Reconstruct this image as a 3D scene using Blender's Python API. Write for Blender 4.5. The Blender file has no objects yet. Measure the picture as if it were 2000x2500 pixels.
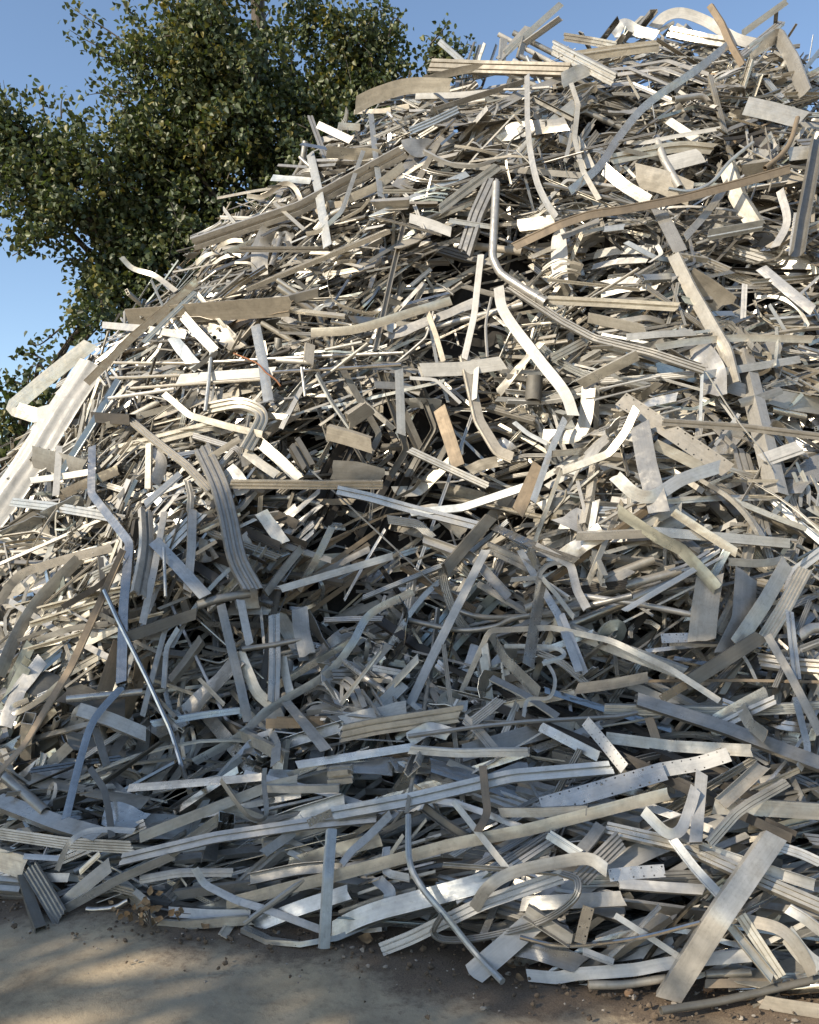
import bpy, math, random
import numpy as np
from mathutils import Vector

# ------------------------------------------------------------------ scene, camera, light
scene = bpy.context.scene
COL = scene.collection
CAM_H, PITCH, FPX = 1.6, math.radians(3.0), 2122.0      # focal length in pixels of a 2000 x 2500 frame
cam_d = bpy.data.cameras.new("camera")
cam = bpy.data.objects.new("camera", cam_d)
COL.objects.link(cam)
cam.location = (0, 0, CAM_H)
cam.rotation_euler = (math.radians(90) + PITCH, 0, 0)
cam_d.sensor_fit = 'VERTICAL'
cam_d.sensor_height = 25.0
cam_d.lens = FPX / 2500.0 * 25.0
cam_d.clip_start, cam_d.clip_end = 0.05, 3000
scene.camera = cam

SUN_DIR = Vector((-0.67, -0.56, 0.49)).normalized()      # towards the sun: low, from behind the left shoulder
EL = math.asin(SUN_DIR.z)
ROT = math.atan2(SUN_DIR.x, SUN_DIR.y)
world = bpy.data.worlds.new("World")
scene.world = world
world.use_nodes = True
wn = world.node_tree
wn.nodes.clear()
sky = wn.nodes.new("ShaderNodeTexSky")
sky.sky_type = 'NISHITA'
sky.sun_disc = False
sky.sun_elevation = EL
sky.sun_rotation = ROT
sky.air_density, sky.dust_density, sky.ozone_density = 1.0, 0.35, 1.3
bg = wn.nodes.new("ShaderNodeBackground")
bg.inputs["Strength"].default_value = 0.15
wo = wn.nodes.new("ShaderNodeOutputWorld")
wn.links.new(sky.outputs[0], bg.inputs[0])
wn.links.new(bg.outputs[0], wo.inputs[0])

sun_d = bpy.data.lights.new("sun", 'SUN')
sun_d.energy = 4.7
sun_d.angle = math.radians(0.55)
sun_d.color = (1.0, 0.89, 0.72)
sun = bpy.data.objects.new("sun", sun_d)
sun.rotation_euler = SUN_DIR.to_track_quat('Z', 'Y').to_euler()
sun.location = (-20, -12, 14)
COL.objects.link(sun)

vs = scene.view_settings
vs.view_transform = 'Standard'
vs.look = 'None'
vs.gamma = 1
vs.use_curve_mapping = False
vs.exposure = 0.52

R = random.Random(11)
NR = np.random.default_rng(11)

# ------------------------------------------------------------------ materials
def nodes_of(name):
    m = bpy.data.materials.new(name)
    m.use_nodes = True
    nt = m.node_tree
    return m, nt, nt.nodes["Principled BSDF"]

def nd(nt, kind, **inp):
    n = nt.nodes.new(kind)
    for k, v in inp.items():
        key = k.replace('_', ' ')
        if key in n.inputs:
            n.inputs[key].default_value = v
        else:
            setattr(n, k, v)
    return n

def ramp(nt, src, stops):
    r = nt.nodes.new("ShaderNodeValToRGB")
    el = r.color_ramp.elements
    while len(el) < len(stops):
        el.new(0.5)
    for e, (p, c) in zip(el, stops):
        e.position = p
        e.color = (c, c, c, 1) if isinstance(c, (int, float)) else (*c, 1)
    nt.links.new(src, r.inputs[0])
    return r.outputs[0]

def mix(nt, fac, a, b, mode='MIX'):
    m = nt.nodes.new("ShaderNodeMix")
    m.data_type = 'RGBA'
    m.blend_type = mode
    for sock, v in ((m.inputs[0], fac), (m.inputs[6], a), (m.inputs[7], b)):
        if isinstance(v, (int, float)):
            sock.default_value = v
        elif isinstance(v, tuple):
            sock.default_value = (*v, 1)
        else:
            nt.links.new(v, sock)
    return m.outputs[2]

def metal_material(name, metallic, rough_lo, rough_hi, dirt, bump, grime=(0.13, 0.11, 0.085)):
    """weathered metal: colour from the piece's own 'tint', streaks along the piece, blotchy grime"""
    m, nt, bs = nodes_of(name)
    L = nt.links.new
    tint = nd(nt, "ShaderNodeAttribute", attribute_name="tint")
    along = nd(nt, "ShaderNodeAttribute", attribute_name="along")
    tc = nd(nt, "ShaderNodeTexCoord")
    mp = nd(nt, "ShaderNodeMapping")
    mp.inputs["Scale"].default_value = (2.2, 110.0, 7.0)
    L(along.outputs["Vector"], mp.inputs[0])
    streak = nd(nt, "ShaderNodeTexNoise", Scale=1.0, Detail=3.0, Roughness=0.6)
    L(mp.outputs[0], streak.inputs["Vector"])
    blot = nd(nt, "ShaderNodeTexNoise", Scale=5.0, Detail=6.0, Roughness=0.68)
    L(tc.outputs["Object"], blot.inputs["Vector"])
    spk = nd(nt, "ShaderNodeTexNoise", Scale=70.0, Detail=2.0, Roughness=0.6)
    L(tc.outputs["Object"], spk.inputs["Vector"])
    g1 = ramp(nt, blot.outputs["Fac"], [(0.44, 0.0), (0.74, 1.0)])
    g2 = ramp(nt, spk.outputs["Fac"], [(0.60, 0.0), (0.74, 0.7)])
    s1 = ramp(nt, streak.outputs["Fac"], [(0.30, 0.89), (0.70, 1.06)])
    c = mix(nt, 1.0, tint.outputs["Color"], s1, 'MULTIPLY')
    smu = nd(nt, "ShaderNodeTexNoise", Scale=17.0, Detail=4.0, Roughness=0.7, Distortion=0.8)
    L(tc.outputs["Object"], smu.inputs["Vector"])
    c = mix(nt, 1.0, c, ramp(nt, smu.outputs["Fac"], [(0.32, 0.84), (0.50, 1.0), (0.70, 1.08)]), 'MULTIPLY')
    gm = mix(nt, dirt, (0, 0, 0), g1)
    c = mix(nt, gm, c, grime)
    gs = mix(nt, dirt * 0.8, (0, 0, 0), g2)
    c = mix(nt, gs, c, grime)
    L(c, bs.inputs["Base Color"])
    bs.inputs["Metallic"].default_value = metallic
    r = nd(nt, "ShaderNodeMapRange")
    r.inputs["To Min"].default_value = rough_lo
    r.inputs["To Max"].default_value = rough_hi
    r.inputs["From Min"].default_value = 0.3
    r.inputs["From Max"].default_value = 0.7
    L(blot.outputs["Fac"], r.inputs["Value"])
    sepz = nd(nt, "ShaderNodeSeparateXYZ")                   # each piece has its own polish
    L(along.outputs["Vector"], sepz.inputs[0])
    pr = nd(nt, "ShaderNodeMapRange")
    pr.inputs["From Max"].default_value = 9.0
    pr.inputs["To Min"].default_value = -.13
    pr.inputs["To Max"].default_value = .16
    L(sepz.outputs["Z"], pr.inputs["Value"])
    ad = nd(nt, "ShaderNodeMath", operation='ADD', use_clamp=True)
    L(r.outputs[0], ad.inputs[0])
    L(pr.outputs[0], ad.inputs[1])
    L(ad.outputs[0], bs.inputs["Roughness"])
    wav = nd(nt, "ShaderNodeTexNoise", Scale=9.0, Detail=2.0)
    L(tc.outputs["Object"], wav.inputs["Vector"])
    b1 = nd(nt, "ShaderNodeBump", Strength=bump, Distance=0.004)
    L(streak.outputs["Fac"], b1.inputs["Height"])
    b2 = nd(nt, "ShaderNodeBump", Strength=0.35, Distance=0.02)
    L(wav.outputs["Fac"], b2.inputs["Height"])
    L(b1.outputs[0], b2.inputs["Normal"])
    L(b2.outputs[0], bs.inputs["Normal"])
    return m

M_ALU = metal_material("weathered_aluminium", 0.56, 0.27, 0.52, 0.42, 0.12)
M_SHINY = metal_material("bright_aluminium", 0.92, 0.16, 0.32, 0.14, 0.06)
M_PAINT = metal_material("painted_aluminium", 0.0, 0.30, 0.5, 0.22, 0.03)
M_DULL = metal_material("grimy_metal", 0.40, 0.42, 0.68, 0.5, 0.10)
METALS = [M_ALU, M_SHINY, M_PAINT, M_DULL]

def leaf_material():
    m, nt, bs = nodes_of("poplar_leaf")
    L = nt.links.new
    tint = nd(nt, "ShaderNodeAttribute", attribute_name="tint")
    L(tint.outputs["Color"], bs.inputs["Base Color"])
    bs.inputs["Roughness"].default_value = 0.48
    tr = nd(nt, "ShaderNodeBsdfTranslucent")
    tw = mix(nt, 1.0, tint.outputs["Color"], (1.25, 1.3, 0.6), 'MULTIPLY')
    L(tw, tr.inputs[0])
    mx = nd(nt, "ShaderNodeMixShader")
    mx.inputs[0].default_value = 0.25
    L(bs.outputs[0], mx.inputs[1])
    L(tr.outputs[0], mx.inputs[2])
    L(mx.outputs[0], nt.nodes["Material Output"].inputs[0])
    return m
M_LEAF = leaf_material()

def bark_material():
    m, nt, bs = nodes_of("bark")
    tc = nd(nt, "ShaderNodeTexCoord")
    mp = nd(nt, "ShaderNodeMapping")
    mp.inputs["Scale"].default_value = (9, 9, 1.6)
    nt.links.new(tc.outputs["Object"], mp.inputs[0])
    n = nd(nt, "ShaderNodeTexNoise", Scale=2.0, Detail=6.0, Roughness=0.7)
    nt.links.new(mp.outputs[0], n.inputs["Vector"])
    nt.links.new(ramp(nt, n.outputs["Fac"], [(0.3, (0.03, 0.025, 0.02)), (0.7, (0.15, 0.125, 0.10))]), bs.inputs["Base Color"])
    bs.inputs["Roughness"].default_value = 0.9
    b = nd(nt, "ShaderNodeBump", Strength=0.7, Distance=0.03)
    nt.links.new(n.outputs["Fac"], b.inputs["Height"])
    nt.links.new(b.outputs[0], bs.inputs["Normal"])
    return m
M_BARK = bark_material()

def ground_material():
    m, nt, bs = nodes_of("packed_dirt_concrete")
    L = nt.links.new
    tc = nd(nt, "ShaderNodeTexCoord")
    def noise(s, d, r, dist=0.0):
        n = nd(nt, "ShaderNodeTexNoise", Scale=s, Detail=d, Roughness=r, Distortion=dist)
        L(tc.outputs["Object"], n.inputs["Vector"])
        return n.outputs["Fac"]
    big, mid, fine, grit = noise(0.9, 5, .6, .6), noise(3.2, 7, .66, .4), noise(22, 6, .7), noise(190, 3, .7)
    c = ramp(nt, mid, [(0.30, (0.21, 0.155, 0.095)), (0.5, (0.41, 0.315, 0.195)), (0.68, (0.54, 0.41, 0.255))])
    c = mix(nt, ramp(nt, big, [(0.46, 0.0), (0.60, 0.75)]), c, (0.32, 0.265, 0.185))
    c = mix(nt, ramp(nt, fine, [(0.52, 0.0), (0.70, 0.6)]), c, (0.20, 0.14, 0.085))
    c = mix(nt, ramp(nt, grit, [(0.60, 0.0), (0.74, 0.5)]), c, (0.50, 0.43, 0.33))
    sat = nd(nt, "ShaderNodeAttribute", attribute_name="soil")
    sadd = nd(nt, "ShaderNodeMath", operation='ADD')
    L(sat.outputs["Fac"], sadd.inputs[0])
    L(fine, sadd.inputs[1])
    sadd2 = nd(nt, "ShaderNodeMath", operation='ADD')
    L(sadd.outputs[0], sadd2.inputs[0])
    L(mid, sadd2.inputs[1])
    smr = nd(nt, "ShaderNodeMapRange")
    smr.inputs["From Min"].default_value = 1.15
    smr.inputs["From Max"].default_value = 1.65
    L(sadd2.outputs[0], smr.inputs["Value"])
    soilc = ramp(nt, grit, [(0.3, (0.075, 0.052, 0.034)), (0.7, (0.20, 0.145, 0.095))])
    c = mix(nt, smr.outputs[0], c, soilc)
    L(c, bs.inputs["Base Color"])
    bs.inputs["Roughness"].default_value = 0.93
    b = nd(nt, "ShaderNodeBump", Strength=0.5, Distance=0.012)
    L(fine, b.inputs["Height"])
    b2 = nd(nt, "ShaderNodeBump", Strength=0.5, Distance=0.003)
    L(grit, b2.inputs["Height"])
    L(b.outputs[0], b2.inputs["Normal"])
    L(b2.outputs[0], bs.inputs["Normal"])
    return m
M_GROUND = ground_material()

def flat_material(name, stops, scale=14.0, rough=0.9):
    m, nt, bs = nodes_of(name)
    tc = nd(nt, "ShaderNodeTexCoord")
    n = nd(nt, "ShaderNodeTexNoise", Scale=scale, Detail=5.0, Roughness=0.65)
    nt.links.new(tc.outputs["Object"], n.inputs["Vector"])
    nt.links.new(ramp(nt, n.outputs["Fac"], stops), bs.inputs["Base Color"])
    bs.inputs["Roughness"].default_value = rough
    b = nd(nt, "ShaderNodeBump", Strength=0.6, Distance=0.006)
    nt.links.new(n.outputs["Fac"], b.inputs["Height"])
    nt.links.new(b.outputs[0], bs.inputs["Normal"])
    return m
M_CORE = flat_material("gap_shade_dark", [(0.3, (0.012, 0.011, 0.010)), (0.7, (0.035, 0.031, 0.027))])  # near-black colour paints the deep shade between the pieces
M_SOIL = flat_material("loose_soil", [(0.3, (0.05, 0.036, 0.025)), (0.7, (0.16, 0.115, 0.075))], 30)
M_STONE = flat_material("orange_stone", [(0.3, (0.30, 0.17, 0.09)), (0.7, (0.46, 0.28, 0.15))], 18)
M_GREYSTONE = flat_material("grey_stone", [(0.3, (0.17, 0.14, 0.11)), (0.7, (0.38, 0.33, 0.27))], 25)
M_DRY = flat_material("dry_leaf", [(0.3, (0.13, 0.075, 0.035)), (0.7, (0.34, 0.22, 0.11))], 25)

# ------------------------------------------------------------------ pixels and rays
def ray(px, py):
    a, b = (px - 1000.0) / FPX, (1250.0 - py) / FPX
    cp, sp = math.cos(PITCH), math.sin(PITCH)
    return np.array([a, cp - b * sp, sp + b * cp])            # not normalised: t is the depth along the view axis

def project(P):
    P = np.asarray(P, float)
    cp, sp = math.cos(PITCH), math.sin(PITCH)
    x, y, z = P[..., 0], P[..., 1], P[..., 2] - CAM_H
    dep = y * cp + z * sp
    up = -y * sp + z * cp
    dd = np.maximum(dep, 0.05)
    return 1000 + FPX * x / dd, 1250 - FPX * up / dd, dep

# ------------------------------------------------------------------ the mound the scrap lies on
CREST_Y = 7.2
SIL = [(-900, 1900), (-500, 1620), (-200, 1330), (0, 1165), (120, 1010), (240, 850), (380, 700), (520, 540), (700, 420), (870, 290), (960, 215), (1060, 185),
       (1250, 165), (1400, 110), (1560, 75), (1750, 85), (1900, 110), (2000, 190), (2300, 250), (2700, 560), (3200, 1150), (3700, 1700)]
_sx, _sz = [], []
for px, py in SIL:
    d = ray(px, py)
    t = CREST_Y / d[1]
    _sx.append(d[0] * t)
    _sz.append(max(0.0, CAM_H + d[2] * t))
_sx, _sz = np.array(_sx), np.array(_sz)
_tx = np.array([-9, -7, -4, -1.9, -1.17, -.34, .3, .95, 1.45, 3, 5, 7, 10])
_ty = np.array([7.0, 6.3, 5.0, 4.12, 3.92, 3.72, 3.48, 3.22, 3.12, 3.2, 3.8, 4.8, 6.6])
_pu = np.array([0, .08, .18, .30, .40, .50, .62, .75, .88, .96, 1.0])
_pz = np.array([0, .045, .10, .185, .28, .39, .53, .71, .89, .975, 1.0])
HOLLOWS = []                                                  # (x, y, radius, depth)

def mound(x, y):
    x, y = np.asarray(x, float), np.asarray(y, float)
    S = np.interp(x, _sx, _sz)
    y0 = np.interp(x, _tx, _ty)
    u = (y - y0) / (CREST_Y - y0)
    front = np.interp(u, _pu, _pz)
    back = np.clip(1 - ((y - CREST_Y) / 4.2) ** 2, 0, 1)
    h = S * np.where(u <= 1, front, back)
    lump = (np.sin(1.9 * x + 1.1 * y + .4) + np.sin(1.1 * x - 2.3 * y + 2.0) + .7 * np.sin(3.7 * x + .9 * y + 4.1) + .7 * np.sin(4.3 * y - 1.9 * x))
    h = h + .075 * lump * np.clip(h, 0, 1)* np.clip((S - h) / .6, 0, 1)
    for (hx, hy, r, dd) in HOLLOWS:
        h = h - dd * np.exp(-((x - hx) ** 2 + ((y - hy) * 1.5) ** 2) / r ** 2) * np.clip(h, 0, 1)
    return np.where(u < 0, -0.25, h)

_T = np.linspace(2.2, 12, 500)
def hit(px, py):
    """depth at which the sight line meets the mound; where it passes over the mound, the depth where it passes closest"""
    d = ray(px, py)
    X, Y, Z = d[0] * _T, d[1] * _T, CAM_H + d[2] * _T
    gap = Z - np.maximum(mound(X, Y), 0.0)
    i = np.argmax(gap <= 0)
    if gap[i] <= 0:
        if i == 0:
            return _T[0]
        g0, g1 = gap[i - 1], gap[i]
        return _T[i - 1] + (_T[i] - _T[i - 1]) * g0 / (g0 - g1)
    ok = (Y > 3.0) & (Y < CREST_Y + .3)
    if not ok.any():
        return CREST_Y
    return _T[int(np.argmin(np.where(ok, gap, 1e9)))]

def at(px, py, lift=0.0, depth=None):
    t = (hit(px, py) if depth is None else depth) - lift
    d = ray(px, py)
    return np.array([d[0] * t, d[1] * t, CAM_H + d[2] * t])

_h = []
for px, py, r, dd in [(1130, 830, .5, .55), (1150, 1150, .55, .6), (900, 1010, .42, .5), (560, 1590, .45, .35), (1200, 560, .35, .3), (760, 1330, .4, .4), (1480, 250, .4, .18),
                      (1700, 1600, .4, .3), (1050, 1420, .4, .35), (700, 1090, .3, .3), (1350, 880, .35, .3), (400, 1750, .4, .25), (1450, 640, .3, .3), (1820, 620, .35, .3)]:
    p = at(px, py)
    _h.append((p[0], p[1], r, dd * 1.5))
HOLLOWS = _h

def normal_at(x, y):
    e = .12
    gx = (mound(x + e, y) - mound(x - e, y)) / (2 * e)
    gy = (mound(x, y + e) - mound(x, y - e)) / (2 * e)
    n = np.array([-gx, -gy, 1.0])
    return n / np.linalg.norm(n)

# ------------------------------------------------------------------ mesh building
class MB:
    def __init__(s):
        s.v, s.f, s.t, s.a, s.m, s.n = [], [], [], [], [], 0
    def add(s, verts, faces, tint, along, mat=0):
        s.v.append(np.asarray(verts, float))
        k = s.n
        s.f.extend([tuple(i + k for i in f) for f in faces])
        s.m.extend([mat] * len(faces))
        s.n += len(verts)
        s.t.append(np.tile(np.array([*tint, 1.0]), (len(verts), 1)) if np.ndim(tint) == 1 else np.asarray(tint))
        s.a.append(np.asarray(along, float))
    def build(s, name, mats, parent=None, origin='base', smooth=32):
        V = np.concatenate(s.v)
        o = np.zeros(3)
        if isinstance(origin, str):
            o = np.array([(V[:, 0].min() + V[:, 0].max()) / 2, (V[:, 1].min() + V[:, 1].max()) / 2, V[:, 2].min()])
        elif origin is not None:
            o = np.asarray(origin, float)
        me = bpy.data.meshes.new(name)
        me.from_pydata((V - o).tolist(), [], s.f)
        for m in mats:
            me.materials.append(m)
        if len(mats) > 1:
            me.polygons.foreach_set('material_index', np.array(s.m, dtype=np.int32))
        T = me.attributes.new('tint', 'FLOAT_COLOR', 'POINT')
        T.data.foreach_set('color', np.concatenate(s.t).astype(np.float32).ravel())
        A = me.attributes.new('along', 'FLOAT_VECTOR', 'POINT')
        A.data.foreach_set('vector', np.concatenate(s.a).astype(np.float32).ravel())
        if smooth:
            me.polygons.foreach_set('use_smooth', np.ones(len(me.polygons), dtype=bool))
            me.set_sharp_from_angle(angle=math.radians(smooth))
        me.update()
        ob = bpy.data.objects.new(name, me)
        COL.objects.link(ob)
        ob.location = o
        if parent is not None:
            ob.parent = parent
            ob.location = o - np.array(parent.location)
        return ob

def tag(o, label=None, cat=None, group=None, kind=None):
    if label: o['label'] = label
    if cat: o['category'] = cat
    if group: o['group'] = group
    if kind: o['kind'] = kind
    return o

def unit(v):
    n = np.linalg.norm(v)
    return v / n if n > 1e-9 else v

# ---- cross-sections: pts (P,2) [across, out], loops, caps
def thick(pl, t):
    pl = np.asarray(pl, float)
    K = len(pl)
    seg = pl[1:] - pl[:-1]
    seg = seg / np.maximum(np.linalg.norm(seg, axis=1, keepdims=True), 1e-9)
    nrm = np.stack([-seg[:, 1], seg[:, 0]], 1)
    vn = np.zeros_like(pl)
    vn[0], vn[-1] = nrm[0], nrm[-1]
    for i in range(1, K - 1):
        m = nrm[i - 1] + nrm[i]
        m = m / max(np.linalg.norm(m), 1e-6)
        vn[i] = m / max(0.45, m @ nrm[i])
    pts = np.concatenate([pl + vn * t / 2, (pl - vn * t / 2)[::-1]])
    caps = [(i, i + 1, 2 * K - 2 - i, 2 * K - 1 - i) for i in range(K - 1)]
    return pts, [list(range(2 * K))], caps

def ringed(outer, inner):
    M = len(outer)
    return np.concatenate([outer, inner]), [list(range(M)), list(range(2 * M - 1, M - 1, -1))], [(i, (i + 1) % M, M + (i + 1) % M, M + i) for i in range(M)]

def circ(r, n):
    a = np.arange(n) * 2 * math.pi / n
    return np.stack([np.cos(a) * r, np.sin(a) * r], 1)

def section(kind, w, rr, t=None):
    t = t or max(.0018, min(.004, .035 * w + .001))
    d = w * rr.uniform(.35, .7)
    h = w / 2
    if kind in ('ribbon', 'crump'):
        b = w * rr.uniform(-.06, .06)
        return thick([(-h, 0), (-h * .35, b), (h * .35, b), (h, 0)], t)
    if kind == 'strip':                                        # flat bar, often with a folded edge or a pressed ridge
        v, lip, m = rr.random(), w * rr.uniform(.10, .24), rr.uniform(-.5, .5) * w
        if v < .30: return thick([(-h, 0), (-h * .3, w * .02), (h * .3, w * .02), (h, 0)], t)
        if v < .52: return thick([(-h, -lip), (-h, 0), (0, w * .015), (h, 0)], t)
        if v < .66: return thick([(-h, -lip), (-h, 0), (0, 0), (h, 0), (h, -lip * .8)], t)
        if v < .86: return thick([(-h, 0), (m - .1 * w, 0), (m - .04 * w, .07 * w), (m + .04 * w, .07 * w), (m + .1 * w, 0), (h, 0)], t)
        return thick([(-h, -lip * .5), (-h * .7, 0), (m * .5, 0), (m * .5 + .03 * w, -.08 * w), (h, -.08 * w)], t)
    if kind == 'drape':
        q = np.linspace(-.5, .5, 19)
        return thick(np.stack([q * w, w * (.045 * np.sin(7.3 * q + 1) + .022 * np.sin(17 * q) - .12 * q * q)], 1), t)
    if kind == 'angle':
        return thick([(-h, -d), (-h, 0), (-h * .2, 0), (h, 0)], t)
    if kind == 'channel':
        s = rr.choice([1, 1, -1])
        return thick([(-h, -d * s), (-h, 0), (-h * .15, 0), (h, 0), (h, -d * s)], t)
    if kind == 'lipped':
        s = rr.choice([1, -1])
        return thick([(-h * .6, -d * s), (-h, -d * s), (-h, 0), (0, 0), (h, 0), (h, -d * s), (h * .6, -d * s)], t)
    if kind == 'zed':
        return thick([(-h, -d * .6), (-h * .3, -d * .6), (-h * .3, 0), (h, 0), (h, .25 * d)], t)
    if kind == 'ribbed':
        g = -min(.16 * w, .012)
        v = rr.randrange(3)
        if v == 0:
            return thick([(-h, -d), (-h, 0), (-.55 * h, 0), (-.5 * h, g), (-.3 * h, g), (-.25 * h, 0), (.35 * h, 0), (.4 * h, g), (.6 * h, g), (.65 * h, 0), (h, 0), (h, -d)], t)
        if v == 1:
            return thick([(-h, -d * .7), (-h, 0), (-.3 * h, 0), (-.22 * h, g * 1.5), (.22 * h, g * 1.5), (.3 * h, 0), (h, 0), (h, -d * .7)], t)
        return thick([(-h, g * 2), (-.85 * h, 0), (-.6 * h, 0), (-.5 * h, g), (-.2 * h, g), (-.1 * h, 0), (.1 * h, 0), (.2 * h, g), (.5 * h, g), (.6 * h, 0), (.85 * h, 0), (h, g * 2)], t)
    if kind == 'corr':
        n = 9
        return thick([(-h + w * i / n, (.05 * w if i % 2 else -.03 * w)) for i in range(n + 1)], t)
    if kind == 'box':
        dd = w * rr.choice([.45, .6, 1.0])
        o = np.array([(-h, -dd), (h, -dd), (h, 0), (-h, 0)])
        i = np.array([(-h + t, -dd + t), (h - t, -dd + t), (h - t, -t), (-h + t, -t)])
        return ringed(o, i)
    if kind == 'multi':
        dd = w * rr.uniform(.5, .8)
        o = [(-h, -dd), (0, -dd), (h, -dd), (h, 0), (0, 0), (-h, 0)]
        t = max(t, .06 * w)
        A = [(-h + t, -dd + t), (-t / 2, -dd + t), (-t / 2, -t), (-h + t, -t)]
        B = [(t / 2, -dd + t), (h - t, -dd + t), (h - t, -t), (t / 2, -t)]
        return (np.array(o + A + B), [[0, 1, 2, 3, 4, 5], [9, 8, 7, 6], [13, 12, 11, 10]],
                [(0, 1, 7, 6), (5, 0, 6, 9), (4, 5, 9, 8), (1, 10, 13, 4, 8, 7), (1, 2, 11, 10), (2, 3, 12, 11), (3, 4, 13, 12)])
    if kind == 'slot':
        q = [(-1, -1), (-.25, -1), (-.25, -.75), (-.5, -.7), (-.2, -.3), (.2, -.3), (.5, -.7), (.25, -.75), (.25, -1)]
        out = []
        for k in range(4):
            c, s = math.cos(k * math.pi / 2), math.sin(k * math.pi / 2)
            out += [(h * (x * c - y * s), h * (x * s + y * c) - h) for x, y in q]
        return np.array(out), [list(range(len(out)))], [tuple(range(len(out)))]
    if kind == 'pipe':
        n = 14
        return ringed(circ(h, n) - (0, h), circ(h * .84, n) - (0, h))
    n = 8 if kind == 'rod' else 5
    return circ(h, n), [list(range(n))], [tuple(range(n))]

def catmull(P, n):
    P = np.asarray(P, float)
    if len(P) < 3:
        return P
    Q = np.concatenate([[2 * P[0] - P[1]], P, [2 * P[-1] - P[-2]]])
    out = []
    for i in range(1, len(Q) - 2):
        p0, p1, p2, p3 = Q[i - 1], Q[i], Q[i + 1], Q[i + 2]
        for k in range(n):
            t = k / n
            out.append(.5 * (2 * p1 + (p2 - p0) * t + (2 * p0 - 5 * p1 + 4 * p2 - p3) * t * t + (3 * p1 - p0 - 3 * p2 + p3) * t ** 3))
    out.append(P[-1])
    return np.array(out)

def kinked(P, r, step):
    """polyline with short crushed bends and subdivided straights"""
    P = [np.asarray(p, float) for p in P]
    Q = [P[0]]
    for i in range(1, len(P) - 1):
        a, b = P[i - 1] - P[i], P[i + 1] - P[i]
        ra = min(r, .3 * np.linalg.norm(a), .3 * np.linalg.norm(b))
        p, q = P[i] + unit(a) * ra, P[i] + unit(b) * ra
        Q += [p, .25 * p + .5 * P[i] + .25 * q, q]
    Q.append(P[-1])
    out = [Q[0]]
    for a, b in zip(Q[:-1], Q[1:]):
        n = max(1, int(np.linalg.norm(b - a) / step))
        for k in range(1, n + 1):
            out.append(a + (b - a) * k / n)
    return np.array(out)

def sweep(mb, path, ref, sec, tint, mat=0, twist=0.0, crumple=0.0, seed=0.0, scale=None, tear=0.0, rr=None, skew=(0, 0)):
    pts, loops, caps = sec
    path = np.asarray(path, float)
    N, P = len(path), len(pts)
    seg = path[1:] - path[:-1]
    ln = np.linalg.norm(seg, axis=1)
    seg = seg / np.maximum(ln[:, None], 1e-9)
    tan = np.zeros_like(path)
    tan[0], tan[-1] = seg[0], seg[-1]
    tan[1:-1] = seg[:-1] + seg[1:]
    tan /= np.maximum(np.linalg.norm(tan, axis=1, keepdims=True), 1e-9)
    ref = np.broadcast_to(np.asarray(ref, float), path.shape)
    n = ref - (ref * tan).sum(1, keepdims=True) * tan
    nl = np.linalg.norm(n, axis=1, keepdims=True)
    alt = np.cross(tan, np.array([.3, .9, .31]))
    n = np.where(nl > .05, n / np.maximum(nl, 1e-9), alt / np.maximum(np.linalg.norm(alt, axis=1, keepdims=True), 1e-9))
    s = np.cross(tan, n)
    u = np.concatenate([[0], np.cumsum(ln)])
    if twist:
        th = twist * (u / max(u[-1], 1e-6) - .5)
        c, sn = np.cos(th)[:, None], np.sin(th)[:, None]
        n, s = n * c + s * sn, s * c - n * sn
    A = np.broadcast_to(pts[:, 0], (N, P)).copy()
    B = np.broadcast_to(pts[:, 1], (N, P)).copy()
    if scale is not None:
        A *= np.asarray(scale)[:, None]
        B *= np.asarray(scale)[:, None]
    if crumple:
        w = np.ptp(pts[:, 0]) + 1e-6
        k1, k2 = max(2.0, 3.0 / max(.1, u[-1])), 3.1 / w
        B = B + crumple * (np.sin(u[:, None] * k1 * 2 + seed + k2 * A) + .7 * np.sin(u[:, None] * k1 * 4.7 + seed * 2.1 - 1.6 * k2 * A))
        A = A * (1 + min(.05, .5 * crumple / w) * np.sin(u[:, None] * k1 * 3.1 + seed * 3))
    V = path[:, None, :] + A[..., None] * s[:, None, :] + B[..., None] * n[:, None, :]
    V[0] += skew[0] * A[0][:, None] * tan[0]
    V[-1] += skew[1] * A[-1][:, None] * tan[-1]
    if tear and rr:
        for e, sg in ((0, -1), (N - 1, 1)):
            for lo in loops[:1]:
                K = len(pts) // 2
                off = np.array([rr.uniform(-1, 1) for _ in range(P)]) * tear
                if len(loops) == 1 and len(caps) == K - 1 and P == 2 * K:
                    off[K:] = off[:K][::-1]
                V[e] += off[:, None] * tan[e][None, :] * sg
    per = np.concatenate([[0], np.cumsum(np.linalg.norm(np.diff(pts, axis=0), axis=1))])
    along = np.stack([np.broadcast_to(u[:, None], (N, P)), np.broadcast_to(per[None, :], (N, P)), np.full((N, P), seed)], -1)
    F = []
    for lo in loops:
        M = len(lo)
        for i in range(N - 1):
            for j in range(M):
                a, b = lo[j], lo[(j + 1) % M]
                F.append((i * P + a, i * P + b, (i + 1) * P + b, (i + 1) * P + a))
    e = (N - 1) * P
    for c in caps:
        F.append(tuple(reversed(c)))
        F.append(tuple(e + i for i in c))
    mb.add(V.reshape(-1, 3), F, tint, along.reshape(-1, 3), mat)
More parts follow.
